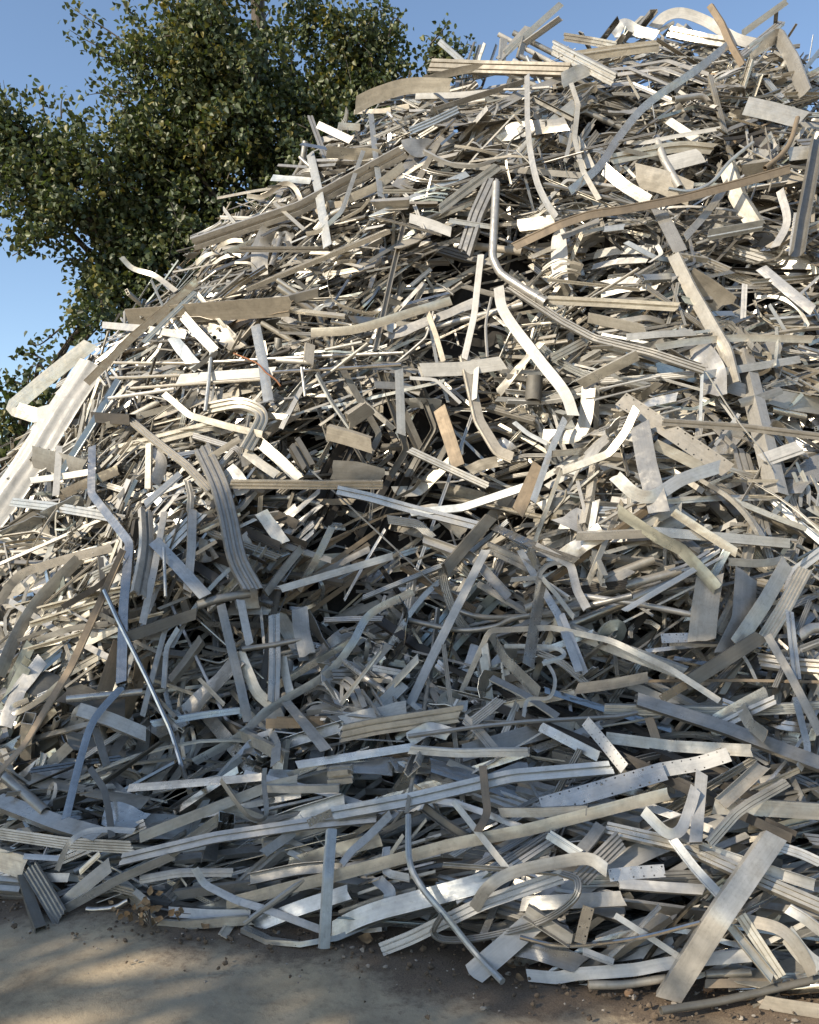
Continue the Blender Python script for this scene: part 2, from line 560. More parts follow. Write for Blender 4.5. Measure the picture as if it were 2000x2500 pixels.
# ------------------------------------------------------------------ ground: one sheet, fine near the camera
def build_ground():
    gx = np.concatenate([[-900, -200, -60, -25], np.arange(-12, -5.01, .5), np.arange(-4.9, 5, .1), np.arange(5, 12.01, .5), [25, 60, 200, 900]])
    gy = np.concatenate([[-900, -200, -60, -20, -8, -3, 0], np.arange(.5, 2.3, .3), np.arange(2.4, 6.01, .08), np.arange(6.5, 14.01, .5), [20, 40, 90, 250, 900]])
    X, Y = np.meshgrid(gx, gy)
    near = np.exp(-((X / 9) ** 2 + ((Y - 4) / 9) ** 2))
    rise = np.clip((Y - (np.interp(X, _tx, _ty) - .25)) / .3, 0, 1) * np.exp(-(X / 7) ** 2) * (Y < 9)
    Z = rise * (.014 + .006 * np.sin(19 * X + 7 * Y) + .005 * np.sin(31 * Y - 13 * X)) + near * .012 * (np.sin(1.7 * X + .6 * Y) + np.sin(2.9 * Y - 1.1 * X + 1) + .5 * np.sin(5.3 * X + 3.9 * Y)) - .02
    ny, nx = X.shape
    V = np.stack([X, Y, Z], -1).reshape(-1, 3)
    F = [(j * nx + i, j * nx + i + 1, (j + 1) * nx + i + 1, (j + 1) * nx + i) for j in range(ny - 1) for i in range(nx - 1)]
    me = bpy.data.meshes.new("ground")
    me.from_pydata(V.tolist(), [], F)
    me.materials.append(M_GROUND)
    toe = np.interp(V[:, 0], _tx, _ty)
    edge = .16 + .09 * np.sin(2.1 * V[:, 0] + 1) + .06 * np.sin(5.3 * V[:, 0]) + .04 * np.sin(13 * V[:, 0] + 2)
    soil = np.clip((V[:, 1] - (toe - edge - .18)) / .36, 0, 1)
    T = me.attributes.new('soil', 'FLOAT', 'POINT')
    T.data.foreach_set('value', soil.astype(np.float32))
    me.polygons.foreach_set('use_smooth', np.ones(len(F), dtype=bool))
    o = bpy.data.objects.new("ground", me)
    COL.objects.link(o)
    tag(o, "packed brown-grey dirt and concrete yard in front of the scrap heap", kind='structure')
build_ground()

# ------------------------------------------------------------------ trees
GREENS = [(.060, .082, .030), (.076, .098, .036), (.044, .064, .028), (.094, .114, .042), (.110, .118, .042), (.066, .086, .044)]
YELLOW = [(.21, .175, .042), (.15, .14, .04), (.115, .12, .038)]

class Leaves:
    def __init__(s, seed):
        s.c, s.d, s.n, s.l, s.col = [], [], [], [], []
        s.r = np.random.default_rng(seed)
    def put(s, centres, down, size, cols):
        """scatter deltoid leaves: centres (N,3); down = bias of the tip direction"""
        n = len(centres)
        d = s.r.normal(size=(n, 3)) * .75 + down
        d /= np.linalg.norm(d, axis=1, keepdims=True)
        q = s.r.normal(size=(n, 3))
        s.c.append(centres); s.d.append(d); s.n.append(q)
        s.l.append(size * s.r.uniform(.65, 1.25, n))
        s.col.append(cols)
    def build(s, name, parent):
        c, d, q, l, col = map(np.concatenate, (s.c, s.d, s.n, s.l, s.col))
        w = np.cross(d, q)
        w /= np.linalg.norm(w, axis=1, keepdims=True)
        n = np.cross(w, d)
        l = l[:, None]
        fold = s.r.uniform(.08, .3, (len(c), 1))
        V = np.stack([c, c + d * l * .16 + w * l * .36 + n * l * fold * .8, c + d * l * .52 + w * l * .34 + n * l * fold * .7, c + d * l - n * l * .15, c + d * l * .52 - w * l * .34 + n * l * fold * .7, c + d * l * .16 - w * l * .36 + n * l * fold * .8], 1)
        N = len(c)
        b = np.arange(N)[:, None] * 6
        F = np.concatenate([b + np.array([[0, 1, 2, 3]]), b + np.array([[0, 3, 4, 5]])])
        me = bpy.data.meshes.new(name)
        me.vertices.add(N * 6)
        o0 = np.array(parent.location)
        me.vertices.foreach_set('co', (V.reshape(-1, 3) - o0).astype(np.float32).ravel())
        me.loops.add(len(F) * 4)
        me.loops.foreach_set('vertex_index', F.astype(np.int32).ravel())
        me.polygons.add(len(F))
        me.polygons.foreach_set('loop_start', np.arange(len(F), dtype=np.int32) * 4)
        me.materials.append(M_LEAF)
        T = me.attributes.new('tint', 'FLOAT_COLOR', 'POINT')
        cc = np.concatenate([col, np.ones((N, 1))], 1)
        T.data.foreach_set('color', np.repeat(cc, 6, 0).astype(np.float32).ravel())
        me.update(calc_edges=True)
        me.validate()
        ob = bpy.data.objects.new(name, me)
        COL.objects.link(ob)
        ob.parent = parent
        return ob

def pick_cols(r, n, yellow):
    g = np.array(GREENS)[r.integers(0, len(GREENS), n)] * r.uniform(.75, 1.3, (n, 1))
    y = np.array(YELLOW)[r.integers(0, len(YELLOW), n)]
    return np.where(r.random((n, 1)) < yellow, y, g)

def limb(mb, a, b, r0, r1, sag, rr, n=7):
    a, b = np.asarray(a, float), np.asarray(b, float)
    t = np.linspace(0, 1, n)[:, None]
    mid = np.array([rr.uniform(-1, 1), rr.uniform(-1, 1), sag]) * np.linalg.norm(b - a) * .12
    P = a + (b - a) * t + mid * (np.sin(t * math.pi))
    sweep(mb, P, (0.3, 1, .2), (circ(1.0, 7), [list(range(7))], [tuple(range(7))]), (.2, .2, .2), scale=np.linspace(r0, r1, n))
    return P

def make_tree(name, label, base, top, trunk_r, blobs, leaf, seed, twig_n, leaf_step, sprigs=(), group=None, yellow_blobs=()):
    rr, r = random.Random(seed), np.random.default_rng(seed)
    root = bpy.data.objects.new(name, None)
    COL.objects.link(root)
    root.location = base
    tag(root, label, 'tree', group)
    wood = MB()
    tp = limb(wood, base, top, trunk_r, trunk_r * .35, 0.2, rr, 9)
    LV = Leaves(seed)
    tw = wood
    for bi, (c, rad, dens, yel) in enumerate(blobs):
        c, rad = np.asarray(c, float), np.asarray(rad, float)
        k = int(np.clip(np.argmin(np.linalg.norm(tp - c, axis=1)) - 2, 1, len(tp) - 2))
        lp = limb(wood, tp[k], c, trunk_r * .34, .025, .5, rr)
        n = int(twig_n * dens * (rad[0] * rad[2]))
        # sub-clumps give light and dark masses and an uneven outline
        nc = max(3, int(5 * rad[0] * rad[2]))
        cd = r.normal(size=(nc, 3))
        cd /= np.linalg.norm(cd, axis=1, keepdims=True)
        cc = c + cd * rad * r.uniform(.45, 1.0, (nc, 1))
        ycl = r.random(nc) < yel
        for i in range(n):
            j = r.integers(nc)
            dirv = unit(cd[j] + r.normal(size=3) * .55 + np.array([0, 0, .15]))
            st = cc[j] + r.normal(size=3) * .26 * np.minimum(rad, 1.3) - dirv * .3
            L_ = r.uniform(.35, .95)
            m = int(L_ / leaf_step)
            t = r.uniform(.08, 1, m)[:, None]
            sagv = np.array([0, 0, -.28]) * L_
            P = st + dirv * L_ * t + sagv * t * t + r.normal(size=(m, 3)) * (.055 + .02 * leaf / .1)
            LV.put(P, np.array([0, 0, -.55]) + dirv * .35, leaf, pick_cols(r, m, .4 if ycl[j] else .03))
            if i % 3 == 0:
                tt = np.linspace(0, 1, 4)[:, None]
                sweep(tw, st + dirv * L_ * tt + sagv * tt * tt, (.2, 1, .1), (circ(1, 3), [[0, 1, 2]], []), (.1, .1, .1), scale=np.linspace(.009, .003, 4))
        for j in range(0, nc):
            if rr.random() < .6:
                limb(wood, lp[rr.randrange(2, 7)], cc[j], .022, .006, .3, rr, 5)
    for P, m in sprigs:
        P = catmull(P, 5)
        sweep(tw, P, (.2, 1, .1), (circ(1, 4), [[0, 1, 2, 3]], []), (.1, .1, .1), scale=np.linspace(.014, .003, len(P)))
        idx = r.uniform(0, len(P) - 1.001, m)
        i0 = idx.astype(int)
        Q = P[i0] + (P[i0 + 1] - P[i0]) * (idx - i0)[:, None] + r.normal(size=(m, 3)) * .075
        LV.put(Q, np.array([0, 0, -.5]), leaf, pick_cols(r, m, .05))
    wood.build('trunk', [M_BARK], root, origin=base, smooth=60)
    LV.build('crown', root)
    return root

def blob(px, py, dep, rx, ry, dens=1.0, yel=.12, rd=None):
    s = dep / FPX
    return (at(px, py, depth=dep), (rx * s, (rd if rd else .8 * (rx + ry) / 2 * s), ry * s), dens, yel)

def tree_behind_heap():
    B = [blob(610, 150, 12.6, 240, 290, 1, .1), blob(600, -220, 12.8, 240, 240, .6, .1), blob(480, 420, 12.2, 230, 230, 1, .1), blob(815, 130, 12.8, 75, 160, 1, .3), blob(730, 400, 12.6, 230, 230, .9, .35),
         blob(400, 70, 12.0, 95, 130, 1, .05), blob(205, 360, 11.7, 165, 110, 1.1, .1), blob(110, 440, 11.6, 120, 60, 1.1, .3), blob(200, 540, 11.8, 105, 80, 1.1, .2), blob(370, 620, 12.2, 130, 120, 1, .2), blob(-40, 330, 11.8, 60, 110, 1, .1), blob(60, 330, 11.7, 90, 100, 1.1, .1), blob(300, 420, 12.1, 120, 130, 1, .2), blob(290, 560, 12.0, 110, 110, 1, .2), blob(270, 700, 12.1, 60, 90, 1.1, .1), blob(440, 720, 12.4, 110, 90, 1.2, .1), blob(850, 80, 12.8, 85, 130, 1.2, .2), blob(880, 200, 12.9, 70, 90, 1.2, .2), blob(280, 660, 12.0, 70, 90, 1.2, .1), blob(330, 560, 12.0, 120, 100, 1.1, .1), blob(200, 440, 11.8, 130, 110, 1, .1), blob(680, 560, 13.0, 160, 120, 1, .2), blob(290, 760, 11.8, 55, 60, 1.3, .1), blob(40, 430, 11.7, 90, 70, 1.1, .1),
         blob(560, 600, 12.8, 200, 150, .9, .3), blob(330, 760, 12.2, 75, 90, 1, .1), blob(960, 170, 12.6, 50, 40, .9, .1), blob(1085, 140, 12.4, 42, 40, 2.4, .2), blob(800, 280, 13.2, 120, 130, .8, .3), blob(500, 250, 13.4, 230, 230, .7, .1), blob(440, 500, 13.2, 160, 140, .8, .1)]
    def sp(pts, m, dep=11.8):
        return ([at(x, y, depth=dep) for x, y in pts], int(m * 1.9))
    S = [sp([(330, 130), (280, 85), (215, 45), (165, 12)], 46), sp([(320, 160), (260, 125), (215, 100), (168, 72)], 42), sp([(300, 150), (260, 140), (225, 135)], 24), sp([(330, 40), (305, 15), (292, -25)], 28),
         sp([(330, 230), (270, 215), (232, 185)], 26), sp([(290, 240), (250, 228), (212, 232)], 18), sp([(330, 300), (300, 265), (288, 225)], 22), sp([(40, 330), (20, 260), (8, 195)], 26), sp([(60, 300), (52, 255), (48, 222)], 16),
         sp([(110, 280), (100, 240), (90, 212)], 22), sp([(150, 290), (150, 250), (160, 228)], 16), sp([(1120, 150), (1140, 110), (1160, 120)], 16, 12.4), sp([(1050, 110), (1080, 75), (1092, 62)], 18, 12.4), sp([(950, 90), (960, 45), (990, 62)], 24, 12.4),
         sp([(900, 60), (925, 20), (930, -5)], 24, 12.4), sp([(100, 570), (65, 590), (70, 600)], 22), sp([(240, 640), (180, 632), (140, 628)], 26), sp([(90, 510), (50, 525), (18, 497)], 5)]
    base = np.array([-3.0, 13.3, -.03])
    make_tree("poplar_tree", "tall dark green poplar tree behind the heap, its crown filling the upper left", base, at(610, -260, depth=13.3), .26, B, .082, 5, 110, .017, S)
    B2 = [blob(200, 800, 10.6, 34, 40, 1.1, .1), blob(250, 760, 10.9, 40, 45, 1.1, .1), blob(95, 890, 10.4, 26, 30, 1.1, .1), blob(20, 990, 10.4, 34, 40, 1.1, .1), blob(0, 1080, 10.4, 55, 60, 1.2, .1), blob(-90, 1040, 10.5, 70, 90, 1.1, .1),
          blob(130, 980, 10.8, 36, 50, 1, .1), blob(60, 1150, 10.5, 70, 70, 1.1, .1)]
    S2 = [sp([(110, 880), (70, 862), (30, 872)], 18, 10.5), sp([(150, 800), (100, 840), (78, 838)], 16, 10.5), sp([(60, 940), (30, 930), (8, 935)], 16, 10.4), sp([(200, 800), (180, 770), (205, 755)], 16, 10.6)]
    make_tree("young_poplar_tree", "smaller leafy poplar low at the left edge behind the big white sheet", np.array([-5.1, 11.4, -.03]), at(60, 930, depth=10.8), .09, B2, .085, 8, 120, .018, S2)
tree_behind_heap()

def shade_tree():
    """stands behind the photographer's left shoulder; its crown shades the heap's lower half"""
    s = np.array(SUN_DIR)
    B = []
    def over(px, py, t, r, dens=1.0, lift=0.0):
        d = ray(px, py)
        if py > 1450:
            g = -CAM_H / d[2]
            t0 = min(hit(px, py), g)
        else:
            t0 = hit(px, py)
        B.append((d * t0 + np.array([0, 0, CAM_H]) + s * t, (r, r, r), dens, .08))
    for row in SHADE:
        over(*row)
    make_tree("roadside_tree", "leafy shade tree standing behind the photographer, left of the yard", np.array([-8.6, -2.0, -.03]), np.array([-8.5, -1.8, 7.4]), .24, B, .15, 21, 26, .034)
SHADE = [(420, 1640, 11.5, .55, .8), (640, 1500, 12, .62, 1), (700, 1750, 11.5, .75, 1.1), (980, 1380, 12, .60, .9), (1050, 1620, 11, .8, 1.15), (1300, 1480, 12, .62, 1), (1420, 1700, 11.5, .75, 1.1),
         (1650, 1650, 12, .62, 1), (1850, 1800, 11, .7, 1), (300, 1900, 12, .8, 1.1), (600, 2000, 11, .8, 1.2), (950, 2000, 12, .62, .9), (1250, 2000, 11, .8, 1.15), (1550, 2020, 12, .6, .8), (1800, 2080, 11, .5, .5),
         (100, 1800, 12, .6, .8), (300, 2150, 11, .65, 1), (700, 2250, 12, .6, 1.1), (1050, 2280, 11, .6, 1.1), (500, 2420, 11.5, .6, 1), (900, 2420, 12, .40, .9), (1350, 2320, 12, .5, .8), (120, 2400, 12, .40, .8)]
shade_tree()
# ------------------------------------------------------------------ the pieces one can tell apart, traced on the mound
# window origin | section | width | path | tint | options | label [@ short name for use as a landmark]
ORG = {1: (0, 0), 2: (1000, 0), 3: (0, 625), 4: (1000, 625), 5: (0, 1250), 6: (1000, 1250), 7: (0, 1875), 8: (1000, 1875)}
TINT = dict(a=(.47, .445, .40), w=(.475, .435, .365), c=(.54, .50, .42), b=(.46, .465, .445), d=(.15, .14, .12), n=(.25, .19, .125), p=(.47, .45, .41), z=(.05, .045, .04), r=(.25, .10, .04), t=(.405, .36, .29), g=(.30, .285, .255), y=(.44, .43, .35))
KIND = dict(strip=('metal_strip', 'metal strip'), crump=('crumpled_sheet', 'sheet metal'), angle=('angle_bar', 'angle bar'), channel=('channel_bar', 'channel bar'), lipped=('channel_bar', 'channel bar'), zed=('angle_bar', 'angle bar'),
            ribbed=('ribbed_profile', 'metal profile'), corr=('ribbed_profile', 'metal profile'), drape=('sheet_panel', 'sheet metal'), box=('box_tube', 'box tube'), multi=('hollow_profile', 'metal profile'), slot=('slotted_profile', 'metal profile'),
            pipe=('round_pipe', 'pipe'), rod=('metal_rod', 'metal rod'), wire=('loose_wire', 'wire'), sheet=('sheet_panel', 'sheet metal'), perf=('perforated_strip', 'perforated strip'))
HERO = """
1|ribbed|52|815,1030 1260,880 1700,640|a|l.14|long grooved pale profile with dark edge sloping along the heap's left shoulder below the poplar@long dark-edged profile
1|strip|40|1305,645 1340,800 1378,1035|b|l.2|flat bluish strip standing on the left shoulder, its top against the dark tree@bluish strip against the tree
1|strip|18|1530,635 1440,890 1350,975 1290,985|c|l.22|thin cream strip with a hooked lower end crossing beside the bluish upright strip
1|strip|62|1495,445 1590,400 1725,362 1900,365|c|c l.1|broad cream strip curling out of the upper left shoulder against the leaves@broad cream strip on the shoulder
1|angle|30|1338,525 1480,592|a||short grey angle bar poking left out of the shoulder into the tree's dark crown
1|box|28|1422,530 1515,536|g||stubby grey tube end beside the angle bar that pokes into the tree
1|crump|26|1145,748 1310,762|b||torn pale blue sheet scrap lying flat on the left edge below the tree
1|strip|17|940,878 990,945|c||short cream offcut standing up at the left edge near the orange leaves
1|strip|15|928,915 1085,921|p||short white strip pointing left into the tree at the left edge
1|strip|15|1155,855 1282,967|c|l.15|narrow cream strip slanting down over the long dark-edged profile
1|strip|20|1040,825 1110,828 1190,775 1240,790 1275,860|w|c l.1|wavy warm grey strip arching over the left edge below the tree
1|strip|14|1515,605 1725,512|p|l.12|slim white strip rising to the right on the upper shoulder
1|strip|24|1562,480 1580,640 1605,830|b|l.12|pale blue strip hanging steeply from the upper shoulder
1|channel|40|1570,860 1725,850|a||level pale channel bar under the long dark-edged profile
1|strip|34|1440,850 1580,790 1700,700|c|l.1|cream flat strip rising right behind the hooked thin strip
2|strip|28|495,315 500,560 530,740 570,840 618,915|p|c l.28|long white strip hanging down the upper heap and curving right at its foot@long white hanging strip
2|strip|19|680,350 710,440 695,580 730,720 798,840|c|l.25|narrow cream strip with several bends hanging right of the long white hanging strip
2|strip|16|690,525 678,590 655,682|c|l.18|short crinkled cream strip hanging between the two long hanging strips
2|perf|32|1340,190 1200,300 1000,440 880,580 800,700 675,805|a|c l.25|long strip with a few round holes sweeping down left from the top@long holed strip
2|strip|34|1605,712 1420,765 1140,840 900,885 760,905 640,945 440,1040|n|l.3 r25|long bowed brown bar stretching across the upper right of the heap@long bowed brown bar
2|ribbed|48|85,272 300,280 670,290|t|l.14|tan grooved profile lying nearly level along the left of the crest@tan crest profile
2|strip|30|60,340 180,305 300,285 420,285|t|c l.18|tan strip bowed over the tan grooved profile on the left of the crest
2|channel|26|375,250 500,112|g||grey channel bar rising steeply beside the taller pair above the crest
2|channel|24|405,225 640,15|a||tallest grey channel bar leaning right into the sky above the left crest@tall bar leaning into the sky
2|channel|22|480,185 635,75|a||shorter channel bar leaning right just under the tallest one on the crest
2|multi|30|400,160 392,250|a||short upright profile with an open end at the left of the crest
2|box|25|490,150 465,245|g||short dark upright tube beside the leaning pair of bars on the crest
2|strip|28|125,172 245,276|b|l.1|pale blue flat strip leaning left out of the crest beside the poplar's top leaves
2|ribbed|30|650,155 760,172 870,193|p||white ribbed profile lying level on the crest under open sky
2|ribbed|55|600,200 860,335|a|l.2|wide grey ribbed profile sloping down right below the white one on the crest
2|strip|44|1030,115 1080,68 1150,55 1250,90 1370,160 1480,190|p|c l.12|broad cream ribbon arching over the very top of the heap@cream ribbon arching on the top
2|angle|24|1262,22 1310,95 1350,190 1400,275|n|l.22|dull brown bent bar sticking up into the sky from the top
2|strip|26|1590,5 1400,142|b|l.05|pale blue strip jutting up right from the summit into the sky@blue strip jutting from the summit
2|ribbed|30|1567,90 1390,235|a|l.1|grey ribbed bar jutting up right below the pale blue one on the summit
2|strip|58|1430,225 1550,148 1610,250 1665,395|a|l.16|wide grey strip folded over the top right of the summit@folded strip on the summit
2|strip|20|1665,292 1735,205|b||thin grey strip end rising at the right edge below the sky
2|strip|44|690,240 860,215 1050,192|c|l.12|cream flat bar lying slightly tilted across the middle of the crest
2|crump|44|860,150 900,100 960,130 1040,150|p|c l.1|crumpled white sheet curled on the crest left of the arching ribbon
2|ribbed|40|1090,130 1230,160 1350,180|w|l.1|warm grey profile lying under the arching ribbon on the top
2|pipe|32|1030,570 1065,670 1130,785|a|l.18|grey pipe leaning steeply in the upper right above the long bowed bar
2|ribbed|42|845,672 1040,632 1160,618 1280,628|w|c l.15|bowed ribbed profile lying across the upper right beside the leaning grey pipe
2|rod|15|1447,600 1350,680 1270,770 1180,805 1090,795|b|c l.28|slim bluish rod curving down left over the long bowed brown bar
2|sheet|95|960,740 1065,765 1180,815|t|l.08|tan sheet panel lying flat right of the middle below the leaning pipe
2|sheet|70|1085,690 1225,655|p||pale sheet panel tilted behind the leaning grey pipe
2|angle|60|1330,700 1375,830 1460,965|c|l.12|cream angle bar dropping to the bent corner piece on the upper right
2|strip|48|1258,990 1490,948|b|l.15|bluish flat plate forming the foot of the cream angle bar on the right
2|strip|46|820,712 900,780 1015,850|a|l.12|pale flat strip slanting down right into the long bowed brown bar
2|strip|58|1050,885 1095,970 1140,1060|w|l.1|warm grey flat strip hanging below the long bowed brown bar
2|channel|44|1715,590 1655,900 1625,1080|g|l.26|long grey channel bar standing at the right edge of the upper heap@upright grey channel at the right edge
2|strip|14|1625,895 1610,1000 1603,1075|p|l.2|thin white strip hanging beside the upright channel at the right edge
2|pipe|20|1640,488 1610,590 1570,650 1505,705|n|c l.22|brownish curved tube above the right end of the long bowed brown bar
2|sheet|78|1415,445 1530,470 1655,505|a|l.1|grey sheet panel lying on the upper right slope below the summit
2|ribbed|60|348,750 280,900 230,1060|g|l.14|dark grey grooved profile standing steeply left of the bent downpipe
2|strip|22|88,470 260,415 482,345|g|l.15|grey narrow bar sloping up right below the tan crest profile
2|ribbed|34|0,552 100,510 205,460|b|l.12|pale blue serrated profile rising to the right on the upper left slope
2|strip|24|25,405 180,402 335,390|p|l.12|level white strip below the left end of the crest
2|angle|34|1090,508 1215,592|a|l.1|short grey angle bar slanting down right under the crest's dark gap
2|strip|17|905,598 990,600 1100,578 1310,540|p|c l.2|thin white strip bending level across the upper right
2|channel|20|515,415 690,505|d|l.1|dark narrow channel crossing behind the long white hanging strip
2|crump|44|0,918 90,945 175,978|p|l.12|crumpled white sheet piece on the slope left of the grooved profile
2|strip|20|165,928 340,955|p|l.16|short white strip crossing just left of the bent downpipe
2|ribbed|36|128,882 250,790 372,700|w|l.15|warm grooved profile rising right above the bent downpipe
2|strip|24|820,965 905,955|p|l.18|short bright white offcut below the long bowed brown bar
2|channel|50|460,950 610,930|w|l.08|stubby ribbed channel end under the foot of the long white hanging strip
2|crump|60|640,340 700,310 750,290|c|l.1|crumpled cream plastic-like lump in the middle of the crest
2|box|50|1400,720 1500,705|w|l.1|short open box tube just above the right end of the long bowed brown bar
2|strip|34|1560,800 1590,930 1540,1040|a|c l.15|curved grey strip hanging left of the upright grey channel
2|sheet|60|1595,650 1690,640|c|l.1|small cream sheet scrap on the right edge beside the brownish curved tube
2|channel|28|1400,690 1250,900 1160,1000|w|l.08|warm grey channel sloping down left behind the bluish flat plate
2|strip|26|640,1000 800,930|p|l.12|white flat strip slanting above the right of the bent downpipe
3|strip|22|512,5 560,52 650,82 742,148|c|c l.1|cream strip curling off the left flank into the tree@cream strip curling off the left flank
3|strip|18|1500,20 1420,30 1380,90 1400,180 1470,222 1560,242 1608,212 1590,180|w|c l.2 r70|springy loop of warm grey strip on the left slope
3|sheet|84|535,262 830,238 1220,212|t|l.22 r20|wide flat tan board lying across the left slope@wide flat tan board
3|strip|28|430,290 600,305 785,335|p|l.24|white flat strip poking left under the wide tan board
3|box|36|1160,200 1340,155|g|l.24|grey box tube resting on the right end of the wide tan board
3|channel|30|365,535 560,340 760,170 830,105|p|l.22 s|bright shiny channel rising steeply over the left flank@bright shiny channel on the left flank
3|strip|20|605,365 700,270 825,150|p|l.26 s|narrow shiny strip lying beside the bright shiny channel
3|strip|42|1075,290 1105,440 1130,610|b|l.26|pale blue strip hanging from the wide tan board past the bundle of thin rods@pale blue strip across the rods
3|rod|17|890,410 880,530 865,655|b|l.28|slim bluish tube hanging in front of the bundle of rods
3|ribbed|38|770,250 830,320 908,402|a|l.26|short ribbed grey profile leaning right below the wide tan board
3|crump|52|720,335 770,400 832,470|b|l.2|crumpled bluish sheet below the wide tan board
3|strip|18|812,480 915,405|d|l.3|short dark strip propped in front of the rods' left end
3|box|40|750,518 900,505 1155,487|p|l.2|white square tube lying level among the bundle of rods@white square tube among rods
3|rod|15|470,515 760,503|c|l.16|cream rod pointing left at the top of the bundle of rods
3|rod|15|437,602 600,580 735,560|p|l.24|long white rod at the bottom left of the bundle
3|rod|15|760,455 1300,425 1700,408|p|l.16 s|longest bright rod running level through the bundle to the right
3|rod|14|552,558 800,540 1100,520|w|l.18|warm grey rod low in the bundle left of the pale blue strip
3|rod|16|1150,490 1420,475 1690,458|p|l.16 s|shiny rod running level right of the pale blue strip
3|rod|15|1370,395 1525,363|c|l.2|short cream rod above the shiny level rods
3|rod|13|480,450 780,452|c|l.2|thin cream rod lying level above the bundle's left end
3|rod|13|1270,470 1278,530 1286,592|p|l.26|short white rod hanging upright in front of the level rods
3|rod|12|1395,487 1548,368|c|l.28|thin cream rod leaning right across the level rods
3|pipe|24|1160,440 1330,450|a|l.18|grey tube with open end beside the short upright profile
3|channel|38|1308,370 1300,450|t|l.26|short tan upright channel above the level rods
3|wire|7|985,410 1080,450 1120,490 1160,520 1182,548|r|c l.34|rusty red-brown wire curling in front of the pale blue strip
3|ribbed|52|870,640 1000,618 1080,640 1105,680 1080,740 1040,812|c|c l.25|wide cream ribbed profile bent round like a hairpin@cream hairpin profile
3|strip|27|690,580 800,672 950,715 1105,752|c|l.26|cream strip sloping down right in front of the hairpin profile
3|box|42|385,678 545,690|z|l.28|dark bronze tube lying level on the left slope@dark bronze tube
3|ribbed|32|540,680 650,772 780,872 885,982|w|l.24|long warm grey profile slanting down right from the dark bronze tube
3|strip|28|500,520 400,690 260,912|b|l.26 s|long shiny blue strip slanting down left in front of the big white sheet@shiny blue slanting strip
3|strip|64|385,368 210,505 50,640 150,672 245,648|c|l.0 r20|cream plank folded in a vee sticking out of the left edge@folded cream plank at the left edge
3|drape|135|390,450 260,640 130,850 0,1040 -60,1120|p|c l.16 r34|big white sheet draped down the left edge of the heap@big white sheet
3|sheet|95|140,845 250,875 355,905|g|l.24|grey sheet panel propped against the big white sheet
3|strip|24|250,800 243,900 235,1010|p|l.34|white upright strip in front of the grey sheet panel at left
3|strip|26|128,945 280,925 402,905|c|l.3|cream flat bar lying level across the foot of the grey sheet panel
3|box|36|388,800 384,1000 545,1207 520,1480 510,1795|a|l.3 s|long kinked shiny tube hanging down the left slope@long kinked shiny tube
3|ribbed|36|45,1035 220,1055 400,1085 520,1110|p|l.2|pale ribbed bar pointing right from the left edge
3|ribbed|38|968,962 1300,965 1612,965|w|l.24|long level ribbed profile across the middle left@long level ribbed profile
3|ribbed|36|1420,985 1560,1015 1725,1062 2010,1135|a|l.24|long ribbed profile sloping down right at the heap's centre@sloping ribbed profile at the centre
3|ribbed|76|850,800 920,950 960,1085 1000,1270 1066,1400|g|c l.3|wide ribbed grey profile hanging and bowed on the left slope@wide hanging ribbed profile
3|channel|42|1100,790 1180,860 1262,942|w|l.2|short warm grey channel sloping right below the hairpin
3|strip|38|1028,822 1095,875 1165,922|c|l.18|cream flat offcut beside the short warm channel below the hairpin
3|strip|36|1680,478 1686,620 1690,752|c|l.28|cream flat strip standing upright near the dark cavity
3|multi|62|1560,640 1470,700|w|l.12|cluster of hollow chambers showing the open end of a profile
3|strip|36|1900,188 1725,240 1500,308 1310,322|c|c l.24|long cream strip curving level over the dark upper cavity
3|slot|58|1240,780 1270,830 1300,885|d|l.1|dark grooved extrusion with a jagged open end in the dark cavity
3|channel|58|1375,745 1470,770 1565,800|t|l.12|tan ribbed channel near the jagged open extrusion
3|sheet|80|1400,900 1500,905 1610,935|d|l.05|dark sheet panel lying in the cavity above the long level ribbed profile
3|strip|48|640,810 680,870 650,960|a|c l.2|bent grey strip curled beside the wide hanging ribbed profile
3|strip|32|790,950 805,1010 800,1080|c|l.25|short cream upright strip left of the centre
3|crump|70|960,900 1000,940 1030,1000|p|l.15|torn white sheet scrap between the ribbed profiles
3|strip|40|250,1010 380,950 500,900|p|l.26 s|bright white flat bar rising right beside the grey sheet panel
3|strip|26|860,865 1010,770|t|l.28|thin tan strip leaning right below the hairpin profile
3|strip|30|610,1048 760,918|a|l.3|grey narrow bar leaning right under the long warm profile
3|channel|24|625,790 622,980|c|l.28|upright cream channel left of the wide hanging ribbed profile
4|pipe|34|371,-319 364,-160 355,0 385,66 480,130 572,185|a|l.32|bent grey downpipe hanging at the centre top, its open end pointing down right@bent downpipe
4|strip|26|300,-5 272,250 230,432|p|l.22|long white strip hanging steeply at the centre beside the bent pipe
4|strip|44|375,130 400,240 540,430 650,570 690,672|p|c l.3|long pale strip sweeping down right below the bent downpipe's end@long pale strip below the downpipe
4|ribbed|34|420,125 640,270 780,345 1020,405 1245,480|g|l.28|long dark grey profile descending right under the bent downpipe@long dark descending profile
4|strip|52|1110,-5 1180,140 1290,330 1330,400 1362,535|w|l.24|long warm flat strip descending steeply on the right half@long warm strip on the right
4|ribbed|34|580,185 850,198 1132,215|c|l.2|level cream ribbed profile right of the downpipe's open end
4|strip|22|75,235 110,330 142,442|t|l.2|short tan strip standing in the dark gap left of centre
4|box|56|50,480 220,475 395,450|p|l.2|white box section lying level with a bright open end
4|wire|12|345,175 322,290 328,425|a|c l.24|thin grey rod hanging straight down below the bent pipe
4|strip|46|720,542 840,480 962,418|c|l.22|pale flat strip rising right below the long dark descending profile
4|ribbed|34|600,432 670,395 745,355|w|l.18|short warm profile rising right under the downpipe's end
4|strip|30|915,342 1050,330 1200,322|c|l.22|level cream strip right of the long dark descending profile
